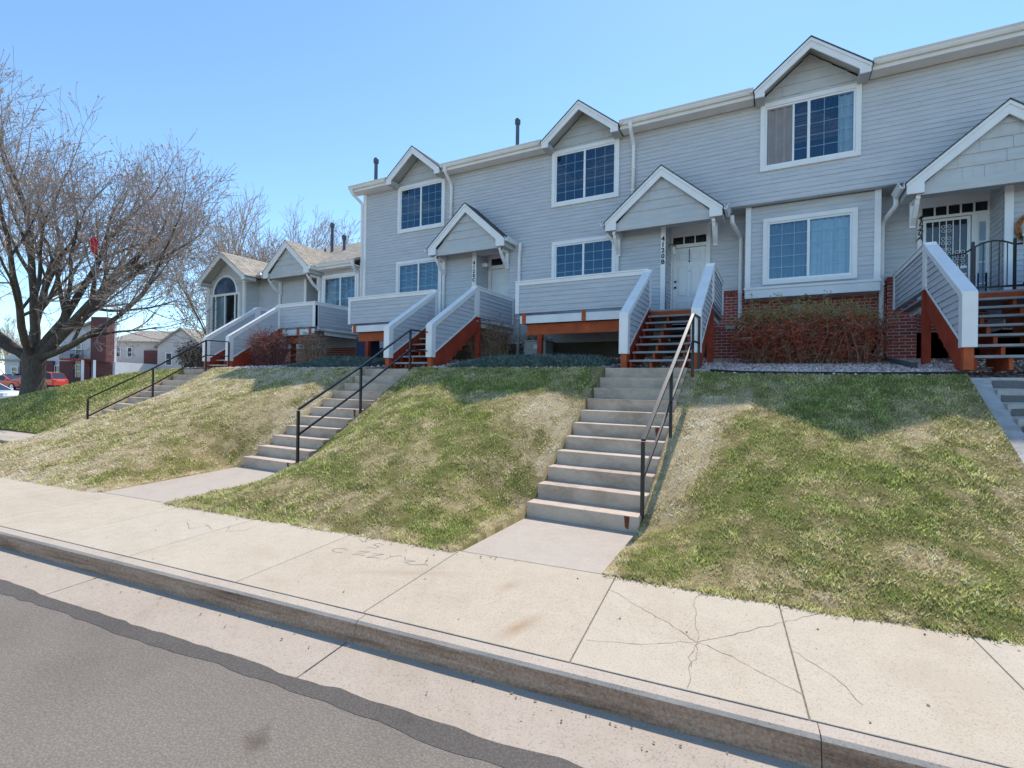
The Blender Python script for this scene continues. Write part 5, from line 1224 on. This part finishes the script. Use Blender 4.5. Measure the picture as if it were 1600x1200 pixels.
# ---------------------------------------------------------------- car park, cars, far apartments
def lotz(x, y): return -.45+.12*max(0, min(9, y-13))
mb = MB(); gx = np.arange(-150, -33, 4.); gy = np.arange(-2, 60, 3.)
for a, b_ in zip(gx, gx[1:]):
    for c_, d in zip(gy, gy[1:]): mb.quad((a,c_,lotz(a,c_)),(b_,c_,lotz(b_,c_)),(b_,d,lotz(b_,d)),(a,d,lotz(a,d)))
tag(mb.build('parking_lot', 'lot_asphalt'), kind='structure')
def car(label, x, y, rot, mat, kind='sedan', cat='car'):
    z = lotz(x, y); e = thing('parked_car', label, cat, (0,0,0), 'parked cars in the far car park')
    if kind == 'suv':
        low = [(-2.25,.32),(-2.3,.75),(-2.2,.98),(1.15,1.0),(2.05,.88),(2.28,.62),(2.22,.3)]; cab = [(-2.12,.98),(-1.85,1.58),(-1.3,1.68),(.25,1.66),(1.15,1.0)]
    else:
        low = [(-2.28,.3),(-2.32,.7),(-2.2,.95),(-1.5,.98),(1.0,.94),(2.05,.80),(2.3,.55),(2.25,.28)]; cab = [(-1.75,.96),(-1.05,1.38),(-.6,1.45),(.15,1.44),(1.1,.93)]
    hw = .88; M = Matrix.Translation((x,y,z)) @ Matrix.Rotation(rot, 4, 'Z')
    def fin(mb, name, mat_, par, **k):
        mb.v = [tuple(M @ Vector(p)) for p in mb.v]; return mb.build(name, mat_, par, **k)
    mb = MB()
    n_ = len(low); secs = [(-hw,.88),(-hw-.02,1.0),(hw+.02,1.0),(hw,.88)]
    rings = []
    for yy, sc in ((-hw,.97),(-hw+.08,1.0),(hw-.08,1.0),(hw,.97)): rings.append([(a*sc, yy, .3+(b_-.3)*(1 if abs(yy) < hw else .96)) for a, b_ in low])
    vs = sum(rings, []); fs = [(i*n_+j, i*n_+(j+1) % n_, (i+1)*n_+(j+1) % n_, (i+1)*n_+j) for i in range(3) for j in range(n_)]+[tuple(range(n_))[::-1], tuple(range(3*n_, 4*n_))]
    mb.add(vs, fs); body = fin(mb, 'body', mat, e, bevel=.04, smooth=False)
    m_ = len(cab); mb = MB(); ins = lambda b_: hw-.04-.20*max(0, (b_-.95))/.6
    L_ = [(a, -ins(b_), b_) for a, b_ in cab]; R_ = [(a, ins(b_), b_) for a, b_ in cab]
    mb.add(L_+R_, [tuple(range(m_)), tuple(range(m_, 2*m_))[::-1]]+[(j, m_+j, m_+j+1, j+1) for j in range(m_-1)])
    fin(mb, 'window_glass', 'dark_glass', e)
    mb = MB(); top = [p for p in cab if p[1] > 1.3]                   # roof skin and pillars
    for (a, b_), (c_, d) in zip(top, top[1:]): mb.add([(a,-ins(b_)-.01,b_+.012),(c_,-ins(d)-.01,d+.012),(c_,ins(d)+.01,d+.012),(a,ins(b_)+.01,b_+.012)], [(3,2,1,0)]); mb.add([(a,-ins(b_)-.01,b_+.012),(c_,-ins(d)-.01,d+.012),(c_,-ins(d)-.016,d-.06),(a,-ins(b_)-.016,b_-.06)], [(3,2,1,0)]); mb.add([(a,ins(b_)+.01,b_+.012),(c_,ins(d)+.01,d+.012),(c_,ins(d)+.016,d-.06),(a,ins(b_)+.016,b_-.06)], [(0,1,2,3)])
    for s in (-1, 1):
        for i in (0, m_-2):
            a, b_ = cab[i], cab[i+1]; mb.bar((a[0], s*(ins(a[1])+.006), a[1]), (b_[0], s*(ins(b_[1])+.006), b_[1]), .09, .05)
        mb.bar((-.5, s*(ins(.97)+.006), .97), (-.5, s*(ins(1.4)+.008), 1.42), .09, .04)
    fin(mb, 'roof_panel', mat, e)
    for wx in (-1.38, 1.36):
        for s in (-1, 1):
            mb = MB(); mb.tube([(wx, s*(hw-.19), .33), (wx, s*(hw+.025), .33)], .33, 18); w = fin(mb, 'wheel', 'rubber', e)
            mb = MB(); mb.tube([(wx, s*(hw+.0251), .33), (wx, s*(hw+.035), .33)], .21, 14); fin(mb, 'rim', 'wheel_metal', w)
    for s in (-1, 1):
        mb = MB(); mb.box(2.05, 2.27, s*.62-.17, s*.62+.17, .60, .74); fin(mb, 'headlight', 'head_light', e)
        mb = MB(); mb.box(-2.31, -2.12, s*.66-.14, s*.66+.14, .72, .90); fin(mb, 'tail_light', 'tail_light', e)
        mb = MB(); mb.box(.78, .95, s*(hw+.1)-.08, s*(hw+.1)+.08, .95, 1.08); fin(mb, 'mirror', mat, e)
    e.location = (x, y, z)
    for ch in KIDS(e): ch.matrix_parent_inverse = Matrix.Translation(-Vector((x, y, z)))
    return e
car('orange red hatchback parked right of the maple trunk', -66.2, 21.5, R(208), 'car_orange', 'suv')
car('darker red car parked left of the maple trunk', -69.0, 20.2, R(20), 'car_red', 'sedan')
car('silver blue car parked behind the red car at the left edge', -76.5, 23.0, R(18), 'car_silver', 'sedan')
car('white car nearest the lawn at the left edge, partly out of frame', -53.6, 14.4, R(24), 'car_white', 'sedan')

def far_window(par, o, u, x0, x1, z0, z1):
    """window on a wall through o running along u; normal faces the street"""
    n_ = Vector((u.y, -u.x, 0)); mb = MB(); P = lambda a, z, k: o+u*a+Vector((0,0,z))+n_*k
    for (a, b_, c_, d) in ((x0-.1,x1+.1,z1,z1+.1),(x0-.1,x1+.1,z0-.1,z0),(x0-.1,x0,z0,z1),(x1,x1+.1,z0,z1),(x0,x1,(z0+z1)/2-.03,(z0+z1)/2+.03)): mb.prism([P(a,c_,.0),P(b_,c_,.0),P(b_,d,.0),P(a,d,.0)], n_*.08)
    w = mb.build('window', 'vinyl', par); mb = MB(); mb.quad(P(x0,z0,.03),P(x1,z0,.03),P(x1,z1,.03),P(x0,z1,.03)); mb.build('pane', 'dark_glass', w)
u = Vector((.881,.473,0)); n_ = Vector((.473,-.881,0)); up = Vector((0,0,1))
ZB = .35
def far_pt(px, fwd): return Vector((0,0,0)) + fw*fwd + rt*((px-800)/770.85*fwd)
# white apartments with brick ground floor and chimney
FW = 58.; o = far_pt(8, FW); o.z = .9; k = FW/770.85
e = thing('apartment_building', 'white two-storey apartments with dark brick ground floor, balcony and brick chimney', 'apartments', tuple(o))
P = lambda px, z, d: o + u*((px-8)*k) + up*(z*.78+.45 if z > -.5 else -1.6) - n_*d
mb = MB()
mb.prism([P(8,2.95,0),P(64,2.95,0),P(64,5.3,0),P(8,3.6,0)][::-1], -n_*10)
mb.prism([P(64,2.95,0),P(150,2.95,0),P(150,9.0,0),P(64,5.6,0)][::-1], -n_*3); mb.build('white_wall', 'far_white', e)
mb = MB(); mb.prism([P(8,-.8,.01),P(180,-.8,.01),P(180,2.95,.01),P(8,2.95,.01)][::-1], -n_*9.9); mb.build('white_wall', 'far_white', e)
for a, b_ in ((34,42),(75,86),(96,118),(129,143),(147,176)):
    mb = MB(); mb.prism([P(a,-.8,-.25),P(b_,-.8,-.25),P(b_,2.95,-.25),P(a,2.95,-.25)][::-1], -n_*.25); mb.build('brick_pier', 'far_brick', e)
mb = MB(); mb.prism([P(96,-.8,-.3),P(150,-.8,-.3),P(150,.55,-.3),P(96,.55,-.3)][::-1], -n_*.29); mb.build('brick_wall', 'far_brick', e)
mb = MB(); mb.prism([P(148,2.9,-.6),P(172,2.9,-.6),P(172,9.6,-.6),P(148,9.6,-.6)][::-1], -n_*1.2); mb.build('chimney', 'far_brick', e)
mb = MB(); mb.prism([P(6,2.85,-.5),P(66,2.85,-.5),P(66,3.1,-.5),P(6,3.1,-.5)][::-1], -n_*.6)
mb.prism([P(60,5.35,-.4),P(152,9.0,-.4),P(152,9.3,-.4),P(60,5.65,-.4)][::-1], -n_*3.5); mb.build('roof', 'roof_tan', e)
mb = MB(); mb.prism([P(111,3.05,-1.5),P(149,3.05,-1.5),P(149,3.3,-1.5),P(111,3.3,-1.5)][::-1], -n_*1.5); bal = mb.build('balcony', 'dark_red_wood', e)
mb = MB(); mb.bar(P(111,4.5,-1.5),P(149,4.5,-1.5), .06)
for a in np.arange(111,149.1,1.6): mb.bar(P(a,3.3,-1.5),P(a,4.5,-1.5), .03)
mb.build('railing', 'black_iron', bal)
mb = MB(); mb.prism([P(120,3.3,-.9),P(128,3.3,-.9),P(128,4.0,-.9),P(120,4.0,-.9)][::-1], -n_*.5); mb.build('balcony_seat', 'ac_dark', bal)
mb = MB()
for a in (146,164): mb.bar(P(a,-.8,-1.45),P(a,3.1,-1.45), .2)
mb.build('porch_post', 'vinyl', e)
for a, b_, c_, d in ((120,127,4.0,5.5),(87,95,.4,2.2),(120,127,.5,2.4),(20,28,.6,1.9),(68,74,.5,2.2),(88,95,3.9,5.2)): far_window(e, o - n_*(-.02), u, (a-8)*k, (b_-8)*k, c_*.78+.45, d*.78+.45)
# cream apartments with the long tan roof
FW = 66.; o = far_pt(172, FW); o.z = .9; k = FW/770.85
e = thing('apartment_building', 'cream apartments with long tan roof, right of the brick chimney', 'apartments', tuple(o))
P = lambda px, z, d: o + u*((px-172)*k) + up*(z*.85+.45 if z > -.5 else -1.6) - n_*d
mb = MB(); mb.prism([P(172,-.8,0),P(262,-.8,0),P(262,6.4,0),P(172,6.4,0)][::-1], -n_*9); mb.prism([P(256,-.8,-1.2),P(345,-.8,-1.2),P(345,3.9,-1.2),P(292,8.2,-1.2),P(256,5.6,-1.2)][::-1], -n_*9); mb.build('cream_wall', 'far_cream', e)
mb = MB(); mb.prism([P(228,-.8,-.4),P(256,-.8,-.4),P(256,4.9,-.4),P(228,4.9,-.4)][::-1], -n_*.4); mb.build('brick_wall', 'far_brick', e)
mb = MB(); mb.add([P(168,6.3,-.6),P(264,6.3,-.6),P(290,8.6,5),P(174,8.6,5)], [(0,1,2,3)]); mb.add([P(168,6.1,-.6),P(264,6.1,-.6),P(264,6.3,-.6),P(168,6.3,-.6)], [(0,1,2,3)])
mb.prism([P(292,8.2,-1.5),P(350,3.5,-1.5),P(350,3.8,-1.5),P(292,8.5,-1.5)][::-1], -n_*9); mb.prism([P(252,5.2,-1.5),P(292,8.2,-1.5),P(292,8.5,-1.5),P(252,5.5,-1.5)][::-1], -n_*9); mb.build('roof', 'roof_tan', e)
for a, b_, c_, d in ((200,206,3.9,5.3),(182,188,3.9,5.3)): far_window(e, o - n_*(-.02), u, (a-172)*k, (b_-172)*k, c_*.85+.45, d*.85+.45)
far_window(e, o + n_*1.22, u, (270-172)*k, (278-172)*k, 2.7, 4.2)
# house and trees across the street, behind the camera, give the windows something to mirror
# ---------------------------------------------------------------- sky, sun, camera
SUN_EL = R(55.3); SUN_AZ = math.atan2(-.035, 1)                  # sun stands behind the houses
sd = Vector((math.sin(SUN_AZ)*math.cos(SUN_EL), math.cos(SUN_AZ)*math.cos(SUN_EL), math.sin(SUN_EL)))
w = bpy.data.worlds.new('World'); scene.world = w; w.use_nodes = True; nt = w.node_tree
sky = nt.nodes.new('ShaderNodeTexSky'); sky.sky_type = 'NISHITA'; sky.sun_disc = False; sky.sun_elevation = SUN_EL; sky.sun_rotation = SUN_AZ
sky.air_density = 1.0; sky.dust_density = .3; sky.ozone_density = 1.6; sky.altitude = 1600
bg = nt.nodes['Background']; bg.inputs['Strength'].default_value = .125; nt.links.new(mixc(nt, sky.outputs[0], (.82, .97, 1.0), 1.0, 'MULTIPLY'), bg.inputs['Color'])
l = bpy.data.lights.new('sun', 'SUN'); l.energy = 2.4; l.angle = R(.5); l.color = (1, .94, .86)
lo = bpy.data.objects.new('sun', l); COL.objects.link(lo); lo.rotation_euler = sd.to_track_quat('Z', 'Y').to_euler()
cam = bpy.data.cameras.new('camera'); cam.sensor_width = 36; cam.lens = 36*770.85/1600; cam.clip_end = 2000; cam.clip_start = .05
co = bpy.data.objects.new('camera', cam); COL.objects.link(co)
yaw, pit, rol = R(28.206), R(.138), R(-.865)
f_ = Vector((-math.sin(yaw)*math.cos(pit), math.cos(yaw)*math.cos(pit), math.sin(pit))); r0 = Vector((math.cos(yaw), math.sin(yaw), 0)); u0 = r0.cross(f_)
r1 = r0*math.cos(rol)-u0*math.sin(rol); u1 = r0*math.sin(rol)+u0*math.cos(rol)
M = Matrix(((r1.x,u1.x,-f_.x,0),(r1.y,u1.y,-f_.y,0),(r1.z,u1.z,-f_.z,1.62),(0,0,0,1)))
co.matrix_world = M; scene.camera = co
scene.view_settings.view_transform = 'Standard'; scene.view_settings.look = 'None'; scene.view_settings.gamma = 1; scene.view_settings.exposure = 1.1
